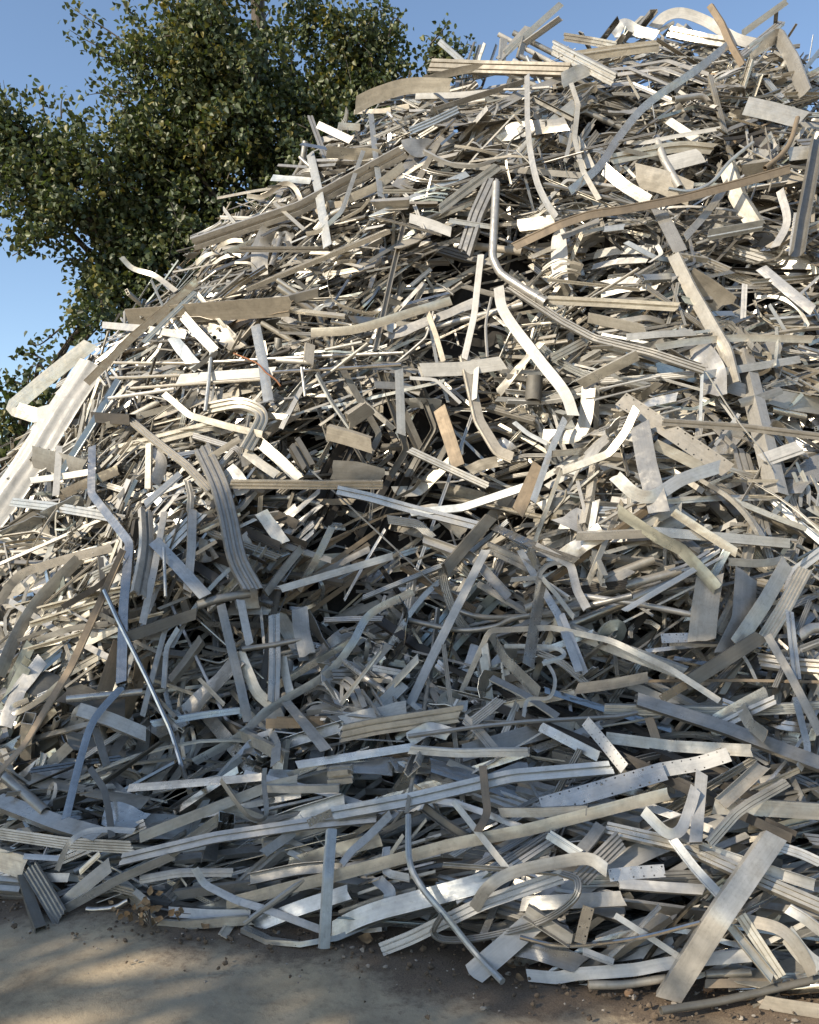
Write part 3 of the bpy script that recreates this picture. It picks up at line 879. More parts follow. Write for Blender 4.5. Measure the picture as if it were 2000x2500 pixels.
4|strip|30|1040,385 1200,360 1400,345 1700,352|c|c l.24|long cream strip lying level at the right side
4|angle|32|1225,505 1400,475 1645,435|w|l.22|warm angle bar rising right just below the long level cream strip
4|strip|14|1232,500 1228,600 1224,702|b|l.28|thin pale upright strip near the right side's centre
4|strip|14|1545,298 1548,380 1538,462|b|l.28|thin bluish strip hanging at the right beside the long level cream strip
4|strip|22|1412,118 1405,262|p|l.24|short white strip hanging on the far right slope
4|perf|72|890,600 1120,752 1345,905|t|l.26|wide tan plate with tiny holes slanting down right at the right side@tan plate slanting right
4|strip|82|970,710 1000,880 1052,1080|g|l.26|wide bluish plate standing below the slanting tan plate@wide bluish plate
4|strip|52|865,925 950,1000 1030,1010 1150,940 1305,888|p|c l.34|shiny ribbon curling across the foot of the wide bluish plate@shiny curled ribbon
4|strip|62|1490,860 1645,805|p|l.3|white flat end piece right of the shiny curled ribbon
4|ribbed|27|1065,700 1400,722 1735,762|a|l.3|long thin ribbed profile running level to the right edge@thin ribbed profile at right
4|strip|32|955,640 910,740 840,832 645,905|w|l.26|bent warm strip folding left beneath the slanting tan plate
4|strip|26|655,685 590,830 520,1032|a|l.3|shiny grey strip leaning right at the centre right
4|channel|52|545,880 500,980 455,1080|n|l.24|weathered brown channel leaning right below the centre
4|ribbed|28|0,815 160,890 330,968|c|l.24|striped cream bar sloping down right at the centre
4|wire|6|1248,488 1380,690 1460,790 1525,895|c|c l.36|fine cream wire curving down over the right slope
4|channel|52|125,640 165,760 205,885|n|l.16|dull brown channel standing in the central cavity
4|strip|50|230,420 290,690 370,822 435,850|t|l.2|long tan strip dropping to the central cavity's right side
4|strip|14|0,514 110,520 215,620|p|l.22|thin white strip with a bend left of the long tan strip
4|strip|22|285,440 272,605|p|l.24|short white upright strip over the long tan strip
4|crump|46|250,905 300,880 370,865|t|l.15|crumpled orange-tan scrap in the central cavity
4|sheet|90|1170,90 1260,145 1340,205|t|l.12|tan sheet panel tilted under the upper right slope
4|strip|42|750,260 870,285 995,315|w|l.14|warm flat strip sloping down right of the dark profile's middle
4|channel|30|0,1080 220,1060 490,970|b|l.26|bluish ribbed channel rising right near the centre
4|crump|34|1390,620 1470,600 1565,565|g|l.24|crumpled grey strip lying on the right slope
4|strip|60|760,520 720,740 560,760|w|c l.1|curved warm sheet strip under the long pale strip's foot
4|channel|42|1030,790 1150,850 1250,900|w|l.18|warm ribbed channel sloping right behind the wide bluish plate
4|strip|20|440,700 500,750 580,790|b|l.2|thin bluish strip sloping right under the long pale strip's foot
4|strip|44|1480,50 1600,150 1700,230|a|l.14|grey strip bundle sloping right at the upper right edge
4|pipe|70|515,500 510,600|d|l.08|short dark half-round shell with a scalloped end near the centre
5|rod|20|440,330 500,460 620,700 720,920 770,1080 800,1180|p|l.34 s|long shiny round rod slanting down right on the lower left@long shiny rod
5|strip|30|518,158 430,360 300,650 100,985 -10,1100|n|l.3 tw1.4|long brownish twisted strip slanting down to the left edge@long brown twisted strip
5|strip|36|-10,385 80,270 200,222 330,185 475,150|a|c l.24|bowed grey strip rising to the right at the left edge
5|strip|52|-5,690 70,520 150,390 240,290 335,195|w|c l.24|wide warm strip bowing up right from the left edge
5|ribbed|56|618,-10 622,150 588,345|a|c l.3|wide ribbed strip hanging left of the wide hanging ribbed profile
5|strip|26|692,0 650,240 600,472|w|l.26|flat warm strip leaning right behind the ribbed hanging ones
5|rod|13|690,150 698,357|b|l.32|thin bluish rod hanging straight on the left slope
5|box|34|812,-10 808,150 790,335|a|l.24|grey tube hanging vertical near the wide hanging ribbed profile
5|strip|52|648,122 770,250 865,355|b|l.26|pale wide strip slanting down right to the open pipe end
5|crump|54|1100,0 1150,70 1195,132|c|l.24|crumpled cream channel slanting right of the wide hanging ribbed profile
5|multi|30|1122,342 1200,240 1275,148|g|l.2|grey profile with a chambered open end leaning right near the centre
5|channel|28|1180,325 1400,260 1655,185|a|l.26|long pale channel rising right below the centre
5|pipe|36|835,395 930,365 1055,345|g|l.22|short grey pipe lying level with its round mouth open at left@round pipe mouth
5|box|44|545,525 700,470 830,428|d|l.26|dark square tube rising right below the round pipe mouth@dark square tube
5|strip|32|1012,370 1030,460 1052,560|a|l.2|short grey strip standing below the wide hanging ribbed profile
5|strip|36|930,390 975,580 1010,720 1045,885|g|l.24|long grey flat strip standing in the lower dark hollow
5|strip|46|1008,590 1080,760 1142,815|w|l.2|warm flat strip leaning into the lower dark hollow
5|ribbed|44|1155,430 1158,620 1152,805|a|l.24|upright ribbed profile in the lower dark hollow@upright ribbed profile
5|crump|66|1262,405 1270,500 1295,602|g|l.26|crumpled grey sheet hanging right of the upright ribbed profile
5|strip|33|1740,335 1560,430 1480,560 1380,680 1200,790 1100,860 1000,950 820,1052|b|c l.34|long bluish strip sweeping in a bow from the centre down to the left@long bowed bluish strip
5|multi|54|330,830 460,870 615,935|a|l.26|thick ribbed profile with a chambered end on the lower left@thick chambered profile
5|strip|30|515,735 400,870 345,1020 278,1290|p|c l.34 s|shiny white strip bending down from the kinked tube's foot@shiny strip below the kinked tube
5|pipe|30|278,790 430,775 600,758|a|l.2|rounded grey bar lying level behind the kinked tube's foot
5|strip|22|250,720 170,790 70,845 55,820 120,790|w|c l.22|looped grey strip at the left edge below the sunlit pieces
5|strip|28|640,892 850,855 1055,830|b|l.22|level bluish strip left of the lower dark hollow
5|strip|17|780,1062 768,960 800,908 818,965 800,1062|g|c l.2 r60|narrow loop of grey band standing in the dark lower left
5|angle|46|1008,940 1100,985 1195,1035|c|l.24|pale angle bar sloping right at the lower centre
5|strip|42|1205,800 1290,900 1372,1002|a|l.26|grey strip with a bolt hole sloping down right in the lower centre
5|ribbed|62|1440,935 1580,905 1940,850|t|l.24|tan ribbed profile lying tilted at the lower centre@tan ribbed profile
5|strip|32|1250,1065 1480,1030 1735,990|b|l.24|long pale bar rising right under the tan ribbed profile
5|rod|24|1440,620 1530,690 1625,762|a|l.2|grey rod sloping right, right of the long bowed bluish strip
5|strip|18|838,700 945,812|a|l.24|short thin grey strip slanting right in the lower left half
5|strip|22|752,490 702,570 690,742|a|l.26|bent grey strip hanging right of the long shiny rod
5|pipe|22|1020,582 1150,565 1272,540|g|l.26|grey tube lying level across the upright ribbed profile
5|crump|62|180,620 80,750 20,905|a|l.22|crumpled grey sheet strip at the left edge of the lower heap
5|strip|62|505,555 440,755|n|l.16|brown tapering plate behind the kinked tube
5|strip|26|1570,655 1725,685|p|l.2|bright white offcut lying level at the centre
5|strip|26|155,540 300,490 455,470|a|l.22|grey strip lying level at left under the wide warm strip
5|strip|22|700,480 640,700 600,860|a|l.18|long grey strip leaning left of the dark square tube's foot
5|strip|34|1190,610 1205,700 1230,790|w|l.15|narrow warm plate upright beside the upright ribbed profile
5|sheet|80|1090,900 1130,860 1180,820|c|l.18|torn cream sheet where the long bowed strip crosses the hollow
5|strip|40|1130,890 1165,980 1160,1060|p|l.14|white plate glimpsed under the torn cream sheet
5|strip|34|400,910 450,1070|g|l.18|grey strip leaning left of the shiny rod's lower half
6|strip|36|322,158 190,420 90,620 0,815|p|l.32|long white strip with chipped paint standing at the centre@white strip with chipped paint
6|strip|36|345,58 530,142 705,205|p|l.24 s|bright wide strip sloping down right at the centre
6|box|46|345,22 250,130 155,242|d|l.3|dark greenish tube leaning right at the centre@dark greenish tube
6|ribbed|44|330,150 440,200 545,255|a|l.26|grey ribbed profile ending in a dark blob right of the chipped strip
6|strip|28|465,160 540,290 625,430 715,672|b|l.3|long bluish strip descending right at the centre right@long bluish descending strip
6|strip|20|560,280 620,350 692,445|b|l.3|shorter bluish strip beside the long descending one
6|angle|24|640,430 690,550 742,682|a|l.26|narrow angle bar leaning beside the foot of the long bluish strip
6|strip|32|530,142 680,222 705,330 748,408|a|l.26|grey strip bent sharply downward right of the centre
6|crump|52|880,-5 1050,112 1145,155 1300,325|y|l.3|long crumpled pale green-grey rail descending right@crumpled pale rail
6|strip|36|1110,0 1240,85 1378,172|w|l.24|warm flat strip descending right above the crumpled rail's end
6|box|34|702,105 850,100 1005,92|a|l.24|grey open box tube lying level under the warm slope@level open box tube
6|channel|38|1000,80 1300,105 1605,132|w|l.2|long warm channel lying level at the right
6|perf|52|560,285 530,460 500,648|g|l.28|dark grey plate with a row of slots standing upright@slotted dark plate
6|channel|22|200,800 335,500 600,487 850,542 1100,662 1305,795|a|l.34|long bent tube rising, turning and running down right@long bent tube
6|strip|25|905,415 1050,330 1205,240|p|l.28|pale strip rising right above the curved pipes
6|pipe|24|-20,448 200,492 350,480 450,440 700,400 935,348|g|c l.22|long curved grey pipe snaking across the shaded centre@long snaking pipe
6|pipe|24|195,412 300,440 450,440 610,425|g|c l.18|short curved pipe beneath the long snaking one
6|pipe|25|700,350 950,385 1205,435|a|c l.2|bright grey pipe sloping right of the snaking pipe
6|sheet|105|1265,270 1245,400 1230,545|t|l.24|thin dusty plate standing upright at the right@dusty upright plate
6|sheet|96|1418,255 1405,460 1335,600|g|l.2|weathered grey board standing right of the dusty plate@weathered grey board
6|strip|64|1590,215 1490,390 1375,560|w|l.28|wide warm plank leaning right beside the weathered board@wide leaning plank
6|corr|58|1665,240 1580,400 1480,560|w|l.22|ribbed plank leaning parallel behind the wide warm one
6|channel|52|1485,522 1300,640 1165,725|d|l.3|dark channel sloping down left from the leaning planks@dark sloping channel
6|strip|32|1508,520 1600,680 1735,940|t|l.32|long tan strip slanting down to the right edge@long tan strip at the right edge
6|ribbed|30|1600,415 1615,560 1632,702|b|l.26|bluish ribbed strip standing at the right edge
6|perf|52|340,510 400,620 470,690 545,765|c|l.2|cream perforated strip lying in the dark centre right
6|perf|42|1060,532 1182,528|p|l.2|small white end plate with punched holes
6|strip|18|400,565 600,570 650,605 560,640|b|c l.32|thin blue strip curled level at the centre
6|strip|15|570,620 612,700 590,780 500,790 480,862|a|c l.3|wavy thin grey strip below the slotted dark plate
6|strip|32|345,698 480,765 625,862|g|l.26|grey strip with a rusty tip sloping right
6|box|54|958,785 1330,905 1745,1062|g|l.38|long heavy dull grey bar sloping down to the right edge@long heavy dull bar
6|ribbed|44|820,832 1280,842 1745,822|b|l.26|long bluish ribbed profile lying level at the right@long level bluish profile
6|strip|42|1285,875 1400,810 1505,755|b|l.32|pale blue strip rising right over the long heavy bar's middle
6|ribbed|36|1325,892 1430,840 1540,790|p|c l.34|white curved ribbed piece beside the pale blue rising strip
6|crump|50|1395,820 1430,890 1500,945|c|l.36|crumpled cream strip end hanging over the long heavy bar
6|perf|46|740,880 820,975 905,1080|p|l.34|white strip with bolt holes and a slot slanting right@white slotted strip
6|angle|38|552,905 670,965 795,1030|b|l.34|lilac-blue angle bar slanting right beside the white slotted strip@lilac-blue angle bar
6|perf|74|555,1240 800,1170 1075,1090|p|l.34|white perforated angle rising right@white perforated angle
6|perf|58|1065,1085 1220,1060 1345,1020|p|l.3|white perforated plate ending the long perforated angle
6|rod|18|-5,945 300,902 500,882 880,862 960,845|g|l.3|long grey rod lying nearly level across the lower centre@long level rod
6|corr|38|265,885 330,835 385,788|a|l.28|striped grey profile rising right above the long level rod
6|ribbed|50|-330,1270 0,1210 430,1110 850,1075|b|l.34|long pale blue grooved beam rising gently right@long pale blue grooved beam
6|channel|34|1008,868 1030,930 1052,1005|n|l.3|short brown upright channel below the long level bluish profile
6|sheet|44|700,745 850,725 1005,695|a|l.26|leaf-shaped grey sheet lying in the shaded right half
6|perf|34|1060,790 1115,755 1182,718|n|l.3|dark brown strip with round holes at the right
6|channel|44|830,950 1100,985 1440,1005|w|l.24|warm channel sloping gently below the long heavy bar
6|crump|56|-5,960 80,910 170,935|p|l.2|white sheet scrap lying above the long level rod at left
6|strip|36|0,1000 200,1015 500,1010|a|l.26|level grey strip below the long level rod
6|strip|40|230,870 300,930 380,1030|g|l.24|grey strip crossing under the long level rod
6|ribbed|62|1470,620 1600,640 1735,650|w|l.14|warm ribbed profile end at the right edge below the planks
6|pipe|44|1640,520 1690,490 1740,485|a|c l.2|fat grey curved pipe end at the right edge
6|strip|30|1625,780 1680,1000 1640,1080|b|l.25|bluish narrow strip hanging at the right edge above the long beam
6|box|40|220,720 250,640 275,560|a|l.22|pale square tube leaning beside the long bent tube
7|ribbed|42|508,385 900,292 1300,232 1585,205|a|l.26|long grooved grey profile lying across the lower left@long grooved lower profile
7|perf|32|1298,235 1345,210 1398,188|c|l.34|short toothed strip end beside the pale blue grooved beam
7|channel|62|-20,128 250,230 425,280|a|l.22|wide pale channel sloping right from the lower left edge@wide pale channel at lower left
7|pipe|46|28,18 110,90 195,165|g|l.22|fat grey pipe sloping right at the lower left edge
7|corr|52|-10,275 300,320 560,335|w|l.2|fanned stack of ribbed strips at the lower left edge
7|crump|110|440,190 510,200 590,235|b|l.15|curved grey-blue sheet lying between the pipe and profiles
7|slot|66|-40,480 90,490|a|l.12|thick extrusion with slotted open end at the lower left corner@slotted extrusion
7|channel|84|-20,380 105,420|a|l.2|wide grey profile lying on the slotted extrusion at lower left
7|corr|66|128,420 195,530 255,645|g|l.2|wide ribbed grey profile leaning down onto the dirt at lower left@ribbed profile leaning on the dirt
7|channel|40|98,450 130,560 172,682|d|l.24|dark channel leaning on the dirt beside the ribbed grey profile
7|strip|56|258,585 360,495 465,408|g|l.16|brown-grey flat strip reaching the dirt at lower left
7|strip|36|262,612 500,470 725,372|a|l.2|long flat grey bar rising right from the dirt@long flat bar from the dirt
7|strip|24|240,432 290,320 360,270 460,260 565,266|p|c l.32|thin hooped strip arching over the lower left
7|strip|20|930,50 1000,150 1060,212 1120,202 1112,60 1116,0|g|c l.34 r50|grey hoop of narrow band at the bottom centre left
7|strip|30|820,422 860,490 1000,560 1110,592 1362,685|a|l.34|grey strip sloping down right across the toe of the heap@grey strip across the toe
7|rod|27|1030,655 1160,560 1285,468|g|l.32|grey tube leaning right beside the grey toe strip
7|channel|40|1400,258 1385,450 1368,772|b|l.42|bluish channel standing upright at the heap's toe, foot on the dirt@bluish upright channel at the toe
7|strip|48|955,570 1350,470 1725,370 1910,320 2230,258 2815,108|c|l.32|very long cream flat bar rising right across the lower heap@very long cream bar
7|channel|34|585,612 660,672 750,682 1055,642|c|l.1|pale bent frame piece lying on the dirt at the toe@pale bent frame on the dirt
7|box|42|712,605 880,618 1055,618|p|l.14|white bar lying on the pale bent frame at the toe
7|pipe|24|362,590 400,600 480,582 535,555|p|c l.1 s|shiny pipe elbow lying on the dirt at the lower left
7|channel|70|1398,690 1500,635 1610,595 1725,565 1970,500 2070,470|b|c l.28|wide bluish channel bowing up right at the toe@wide bluish bowed channel
7|ribbed|50|1605,778 1725,718 2030,570 2370,455|p|l.24|white profile with black grooves rising right from the dirt@white profile with black grooves
7|strip|30|1440,405 1480,350 1540,300 1645,195|a|l.34 tw.8|twisted grey strip rising right above the upright toe channel
7|channel|42|1055,470 1250,430 1440,415|g|l.26|grey channel lying level behind the upright toe channel
7|strip|26|378,0 440,90 460,190 472,292|d|l.32|dark strip hanging bowed at the lower left
7|box|30|1100,88 1250,92 1425,88|b|l.28|bluish flat tube lying level left of the chambered block end
7|angle|40|590,292 870,182 1130,80 1255,50|g|l.26|long brown-grey angle bar rising right at the lower left
7|slot|58|1380,45 1475,35|t|l.3|tan extrusion end showing its slotted square face@slotted square face
7|strip|28|1630,335 1620,440 1725,462|a|l.28|grey strip bent to an ell right of the upright toe channel
7|channel|36|1110,360 1180,310 1235,270|g|l.2|short grey channel with its open end facing down left
7|strip|22|335,440 420,360|w|l.24|short warm strip under the thin hooped strip
7|ribbed|34|330,470 470,500 565,525|w|l.1|chambered warm profile at the toe near the dry leaves
7|strip|24|100,372 260,382|a|l.24|level grey strip end above the leaning ribbed profile
7|angle|34|195,462 290,462|a|l.1|small grey angle end lying near the dirt at lower left
7|strip|34|590,470 760,440 980,440|g|l.16|level grey strip low on the toe at left
7|channel|36|720,540 900,515 1080,495|g|l.14|grey channel lying level low on the toe
7|strip|30|540,85 800,65 1105,38|a|l.3|long thin grey strip lying level over the hoop
7|crump|48|1590,470 1640,520 1630,575|a|c l.22|curled grey sheet end right of the upright toe channel
8|strip|27|185,140 280,260 425,442|a|l.4|grey strip slanting down right to the big hoop ribbon
8|strip|33|308,-10 320,110 325,190 288,268|n|c l.44|dull brown twisted piece hanging over the pale blue beam@dull brown hanging piece
8|strip|48|272,592 330,505 430,442 600,402 750,382 832,430|p|c l.4 r15|big shiny ribbon hooping over the lower right@big shiny ribbon hoop
8|ribbed|27|640,440 705,470 690,550 560,640 350,702 170,722 100,690 130,620|g|c l.42 r30|flat loop of ribbed band lying low over the toe@loop of ribbed band
8|rod|27|-5,200 0,390 50,500 150,622 280,782 392,928|b|c l.44|long bluish round bar slanting down onto the dirt@long bluish round bar
8|channel|84|1545,285 1310,625 1090,985|a|l.36 r-14|wide weathered grey board leaning from the heap to the dirt@wide leaning grey board
8|strip|42|985,180 1080,270 1140,262 1180,170 1205,85|a|c l.4|ribbon bent like a tick mark above the wide leaning board
8|strip|38|1108,300 1200,422 1315,545|b|l.36|pale blue strip slanting right down to the wide leaning board
8|box|46|1232,18 1218,160 1205,312|a|l.38|grey square tube standing upright right of the perforated angle@grey upright square tube
8|ribbed|32|1265,322 1380,192 1440,150 1595,62|a|l.38|bent ribbed strip rising right of the upright square tube
8|ribbed|48|830,250 1150,322 1480,470 1735,580|c|l.26|long pale ribbed beam sloping down to the right edge@long pale sloping beam
8|channel|42|1225,332 1450,410 1705,492|a|l.24|grey channel sloping beside the long pale ribbed beam
8|corr|74|715,472 800,390 890,300|g|l.26|wide striped grey profile rising right near the ribbon hoop
8|channel|52|470,572 700,560 905,548|g|l.24|grey channel lying level inside the loop of ribbed band
8|perf|48|840,452 950,440 1075,432|a|l.26|pale flat end with two round holes right of the ribbon hoop
8|multi|40|880,485 1060,500 1245,512|a|l.24|grey hollow profile lying level with open left end
8|rod|18|465,712 590,742 720,746 960,716 1225,650|p|c l.34 s|shiny rod lying low along the toe
8|channel|54|495,598 590,660 685,722|g|l.28|dull channel sloping down right below the loop of band
8|crump|48|495,880 620,885 700,868 950,850 1100,820 1440,788|p|l.2|long crumpled white sheet strip lying along the dirt@crumpled white strip on the dirt
8|crump|84|425,745 560,770 725,830|g|l.2|dark grey leaf-shaped sheet lying on the dirt's edge
8|pipe|34|758,945 900,915 1082,885|t|l.06|tan pipe lying on the dirt under the crumpled white strip@tan pipe on the dirt
8|pipe|32|1250,868 1440,858|t|l.08|short tan pipe end lying right of the wide leaning board
8|pipe|32|1068,1062 1300,1008 1735,894|d|l.06|dark speckled steel tube lying on the dirt in the front corner@dark steel tube in front
8|box|34|1245,908 1430,905 1625,905|n|l.04|brown wooden-looking bar lying level on the dirt at right
8|strip|58|1485,985 1600,1005 1735,1025|t|l.02|tan flat board lying on the dirt at the bottom right corner
8|ribbed|42|1395,620 1480,750 1565,880|c|l.26|cream ribbed strip sloping right of the wide leaning board
8|channel|36|1350,670 1440,780 1525,885|w|l.28|warm channel sloping close beside the wide leaning board
8|strip|50|1420,640 1560,680 1640,760 1700,870|t|c l.24|tan strip curving down toward the bottom right corner
8|perf|46|755,585 735,660 718,738|w|l.32|short toothed plate standing low at the toe
8|strip|44|718,350 770,290 805,238|g|l.3|grey flat end leaning right above the ribbon hoop
8|strip|22|865,620 1000,705 1135,795|a|l.28|thin grey strip sloping right along the toe
8|strip|22|840,795 950,690 1055,580|g|l.26|thin grey strip rising right along the toe
8|channel|52|1310,150 1400,70 1485,-10|t|l.32|tan channel rising right above the long pale ribbed beam
8|channel|60|1280,160 1500,170 1740,185|a|l.26|grey channel lying level at the right edge
8|strip|40|585,280 650,320 722,365|b|l.3|pale bluish flat end slanting right above the ribbon hoop
8|strip|42|1590,590 1660,630 1735,690|a|l.3|grey flat strip with a rough edge at the right edge
8|box|36|380,188 560,188 745,180|g|l.34|grey box tube lying level under the white perforated angle
8|channel|34|60,160 150,230 250,292|d|l.22|dark channel sloping right under the very long cream bar
8|strip|30|860,820 730,770|w|l.3|short warm strip on the toe under the shiny rod
8|ribbed|36|1555,330 1650,360 1735,400|a|l.32|grey profile end at the right edge above the long pale beam
8|strip|70|1590,700 1660,790 1735,850|a|c l.22|crumpled curling grey sheet at the bottom right edge
"""

def clear_path(P, base):
    """move a traced piece towards the viewer until it lies on the mound instead of cutting through it"""
    P = [np.asarray(p) for p in P]
    worst = 0.0
    for a, b in zip(P[:-1], P[1:]):
        for k in range(0, 9):
            q = a + (b - a) * k / 8
            px, py, dep = project(q)
            worst = max(worst, dep - hit(px, py) + base)
    return min(worst, .28)

def perforate(path, ref, w, mb, tint, mat, sq, rr):
    """flat plate with real openings: a strip of cells with some left out, two-sided with edges"""
    path = np.asarray(path)
    u = np.concatenate([[0], np.cumsum(np.linalg.norm(np.diff(path, axis=0), axis=1))])
    cell = sq
    n = max(6, int(u[-1] / cell))
    U = np.linspace(0, u[-1], n + 1)
    C = np.stack([np.interp(U, u, path[:, k]) for k in range(3)], 1)
    tan = np.gradient(C, axis=0)
    tan /= np.linalg.norm(tan, axis=1, keepdims=True)
    nn = np.asarray(ref) - (np.asarray(ref) * tan).sum(1, keepdims=True) * tan
    nn /= np.linalg.norm(nn, axis=1, keepdims=True)
    s = np.cross(tan, nn)
    hw = min(.16, cell / w)
    rows = np.array([-.5, -.5 + hw * 1.0, -.5 + hw * 2, .5 - hw * 2, .5 - hw * 1.0, .5]) * w
    flange = .3 * w
    M = len(rows)
    V, A = [], []
    for side in (0, 1):
        for i in range(n + 1):
            for j in range(M):
                V.append(C[i] + s[i] * rows[j] - nn[i] * (.003 * side))
                A.append((U[i], rows[j], 1.0))
    idx = lambda sd, i, j: sd * (n + 1) * M + i * M + j
    hole = set()
    step = rr.choice([5, 6, 7])
    for i in range(1, n - 1, step):
        hole.add((i, 1))
        if rr.random() < .75: hole.add((i + (1 if step > 3 else 0), 3))
    F = []
    for i in range(n):
        for j in range(M - 1):
            if (i, j) in hole:
                c = [(i, j), (i, j + 1), (i + 1, j + 1), (i + 1, j)]
                for a, b in zip(c, c[1:] + c[:1]):
                    F.append((idx(0, *a), idx(0, *b), idx(1, *b), idx(1, *a)))
                continue
            F.append((idx(0, i, j), idx(0, i, j + 1), idx(0, i + 1, j + 1), idx(0, i + 1, j)))
            F.append((idx(1, i, j), idx(1, i + 1, j), idx(1, i + 1, j + 1), idx(1, i, j + 1)))
    for i in range(n):
        for j in (0, M - 1):
            F.append((idx(0, i, j), idx(0, i + 1, j), idx(1, i + 1, j), idx(1, i, j)))
    for j in range(M - 1):
        for i in (0, n):
            F.append((idx(0, i, j), idx(0, i, j + 1), idx(1, i, j + 1), idx(1, i, j)))
    mb.add(np.array(V), F, tint, np.array(A), mat)

LANDMARKS, HERO_PTS, USED = [], [], set()
def build_heroes():
    for li, line in enumerate(HERO.strip().split('\n')):
        rg, kind, w, pts, tint, opts, label = line.split('|')
        short = None
        if '@' in label:
            label, short = label.split('@')
        ox, oy = ORG[int(rg)]
        px = [(ox + float(a) / 1.725, oy + float(b) / 1.725) for a, b in (q.split(',') for q in pts.split())]
        w = float(w) / 1.725
        rr = random.Random(1000 + li)
        o = dict(c=False, s=False, l=.12, r=None, tw=0)
        for k in opts.split():
            if k == 'c': o['c'] = True
            elif k == 's': o['s'] = True
            elif k.startswith('tw'): o['tw'] = float(k[2:])
            elif k[0] in 'lr': o[k[0]] = float(k[1:])
        deps = [hit(x, y) for x, y in px]
        lift = o['l'] * .7
        # depth runs smoothly along a stiff piece
        if len(deps) > 2:
            L_ = np.concatenate([[0], np.cumsum([math.dist(a, b) for a, b in zip(px[:-1], px[1:])])])
            fit = np.polyfit(L_, deps, 1)
            deps = list(.5 * np.array(deps) + .5 * np.polyval(fit, L_))
        lf = [lift * min(1, max(0, at(x, y, 0, dep)[2]) / .22) for (x, y), dep in zip(px, deps)]   # feet rest on the dirt
        P = [at(x, y, l_, dep) for (x, y), dep, l_ in zip(px, deps, lf)]
        if lift > 0:
            cl = clear_path(P, .02)
            if cl > 0:
                P = [at(x, y, l_ + cl * (.25 + .75 * l_ / lift), dep) for (x, y), dep, l_ in zip(px, deps, lf)]
        # nothing may sink into the ground
        wm = w * np.mean(deps) / FPX
        for p in P:
            p[2] = max(p[2], .012 + (.5 * wm if kind in ('pipe', 'rod', 'box', 'slot') else 0))
        path = catmull(P, 6) if o['c'] and len(P) > 2 else kinked(P, .035, .22)
        mid = path[len(path) // 2]
        view = unit(np.array([0, 0, CAM_H]) - mid)
        t = unit(path[-1] - path[0])
        roll = math.radians(o['r'] if o['r'] is not None else rr.uniform(-28, 28))
        side = unit(np.cross(t, view))
        if o['r'] is None and tint == 'p':                   # bright pieces show their sunny face
            roll = max((roll, -roll), key=lambda q: (view * math.cos(q) + side * math.sin(q)) @ np.array(SUN_DIR))
        ref = view * math.cos(roll) + side * math.sin(roll)
        col = np.array(TINT[tint]) * rr.uniform(.9, 1.1)
        mat = M_SHINY if o['s'] else (M_PAINT if kind == 'drape' or tint in 'p' and rr.random() < .6 else (M_DULL if tint in 'dnztr' else M_ALU))
        mb = MB()
        if kind == 'perf':
            perforate(path, ref, wm, mb, col, 0, max(.0055, wm * .085), rr)
        else:
            k = 'ribbon' if kind == 'sheet' or (kind == 'strip' and (o['c'] or wm > .13)) else kind
            sec = section(k, wm, rr)
            cr = .05 * wm if kind == 'crump' else .02 * wm if kind == 'drape' else (.006 * wm if kind in ('strip', 'sheet', 'angle') else .005 * wm)
            if kind == 'crump':
                path = catmull(path, 3) if len(path) < 40 else path
            sweep(mb, path, ref, sec, col, twist=o['tw'] + rr.uniform(-.12, .12), crumple=cr, skew=(rr.uniform(-.5, .5), rr.uniform(-.5, .5)) if kind not in ('pipe', 'rod', 'wire', 'drape') else (0, 0), seed=rr.uniform(0, 9), tear=(.12 * wm if rr.random() < .5 and kind not in ('pipe', 'rod', 'wire') else 0), rr=rr)
        nm, cat = KIND[kind]
        ob = mb.build(nm, [mat])
        tag(ob, label, cat)
        if short == 'bent downpipe':                            # swaged socket ring near the open end
            cb = MB()
            e = unit(path[-1] - path[-2])
            sweep(cb, [path[-1] - e * .10, path[-1] - e * .075, path[-1] - e * .07], ref, ringed(circ(wm * .56, 16) - (0, wm * .5), circ(wm * .5, 16) - (0, wm * .5)), col)
            cb.build('collar', [mat], ob)
        if 'steel tube in front' in label:
            cb = MB()
            e = unit(path[1] - path[0])
            sweep(cb, [path[0] - e * .004, path[0] + e * .025, path[0] + e * .05], ref, ringed(circ(wm * .53, 16) - (0, wm * .5), circ(wm * .43, 16) - (0, wm * .5)), np.array(TINT['r']) * .7)
            tag(cb.build('end_ring', [M_DULL], ob), 'rusty cut end of the tube')
        USED.add(label)
        mp = np.mean(np.array(px), axis=0)
        if short:
            LANDMARKS.append((mp[0], mp[1], short, np.array(px)))
        HERO_PTS.append((path, wm, ref))
build_heroes()
# ------------------------------------------------------------------ the rest of the heap
FILL_N = 15500
FTINTS = [(TINT['a'], 24), (TINT['w'], 24), (TINT['c'], 21), (TINT['b'], 9), (TINT['g'], 9), (TINT['t'], 6), (TINT['p'], 12), (TINT['d'], 6), (TINT['n'], 2), (TINT['z'], 2), ((.33, .36, .33), 3)]
CW = {'a': 'grey', 'w': 'warm grey', 'c': 'cream', 'b': 'bluish', 'g': 'dull grey', 't': 'tan', 'p': 'white', 'd': 'dark grey', 'n': 'brown', 'z': 'dark bronze'}
FT_NAMES = ['grey', 'warm grey', 'cream', 'bluish', 'dull grey', 'tan', 'white', 'dark grey', 'brown', 'dark bronze', 'greenish grey']
FKINDS = [('strip', 26), ('channel', 14), ('angle', 10), ('ribbed', 26), ('lipped', 5), ('zed', 5), ('box', 7), ('multi', 4), ('pipe', 3), ('rod', 4), ('crump', 7), ('corr', 3), ('wire', 4)]

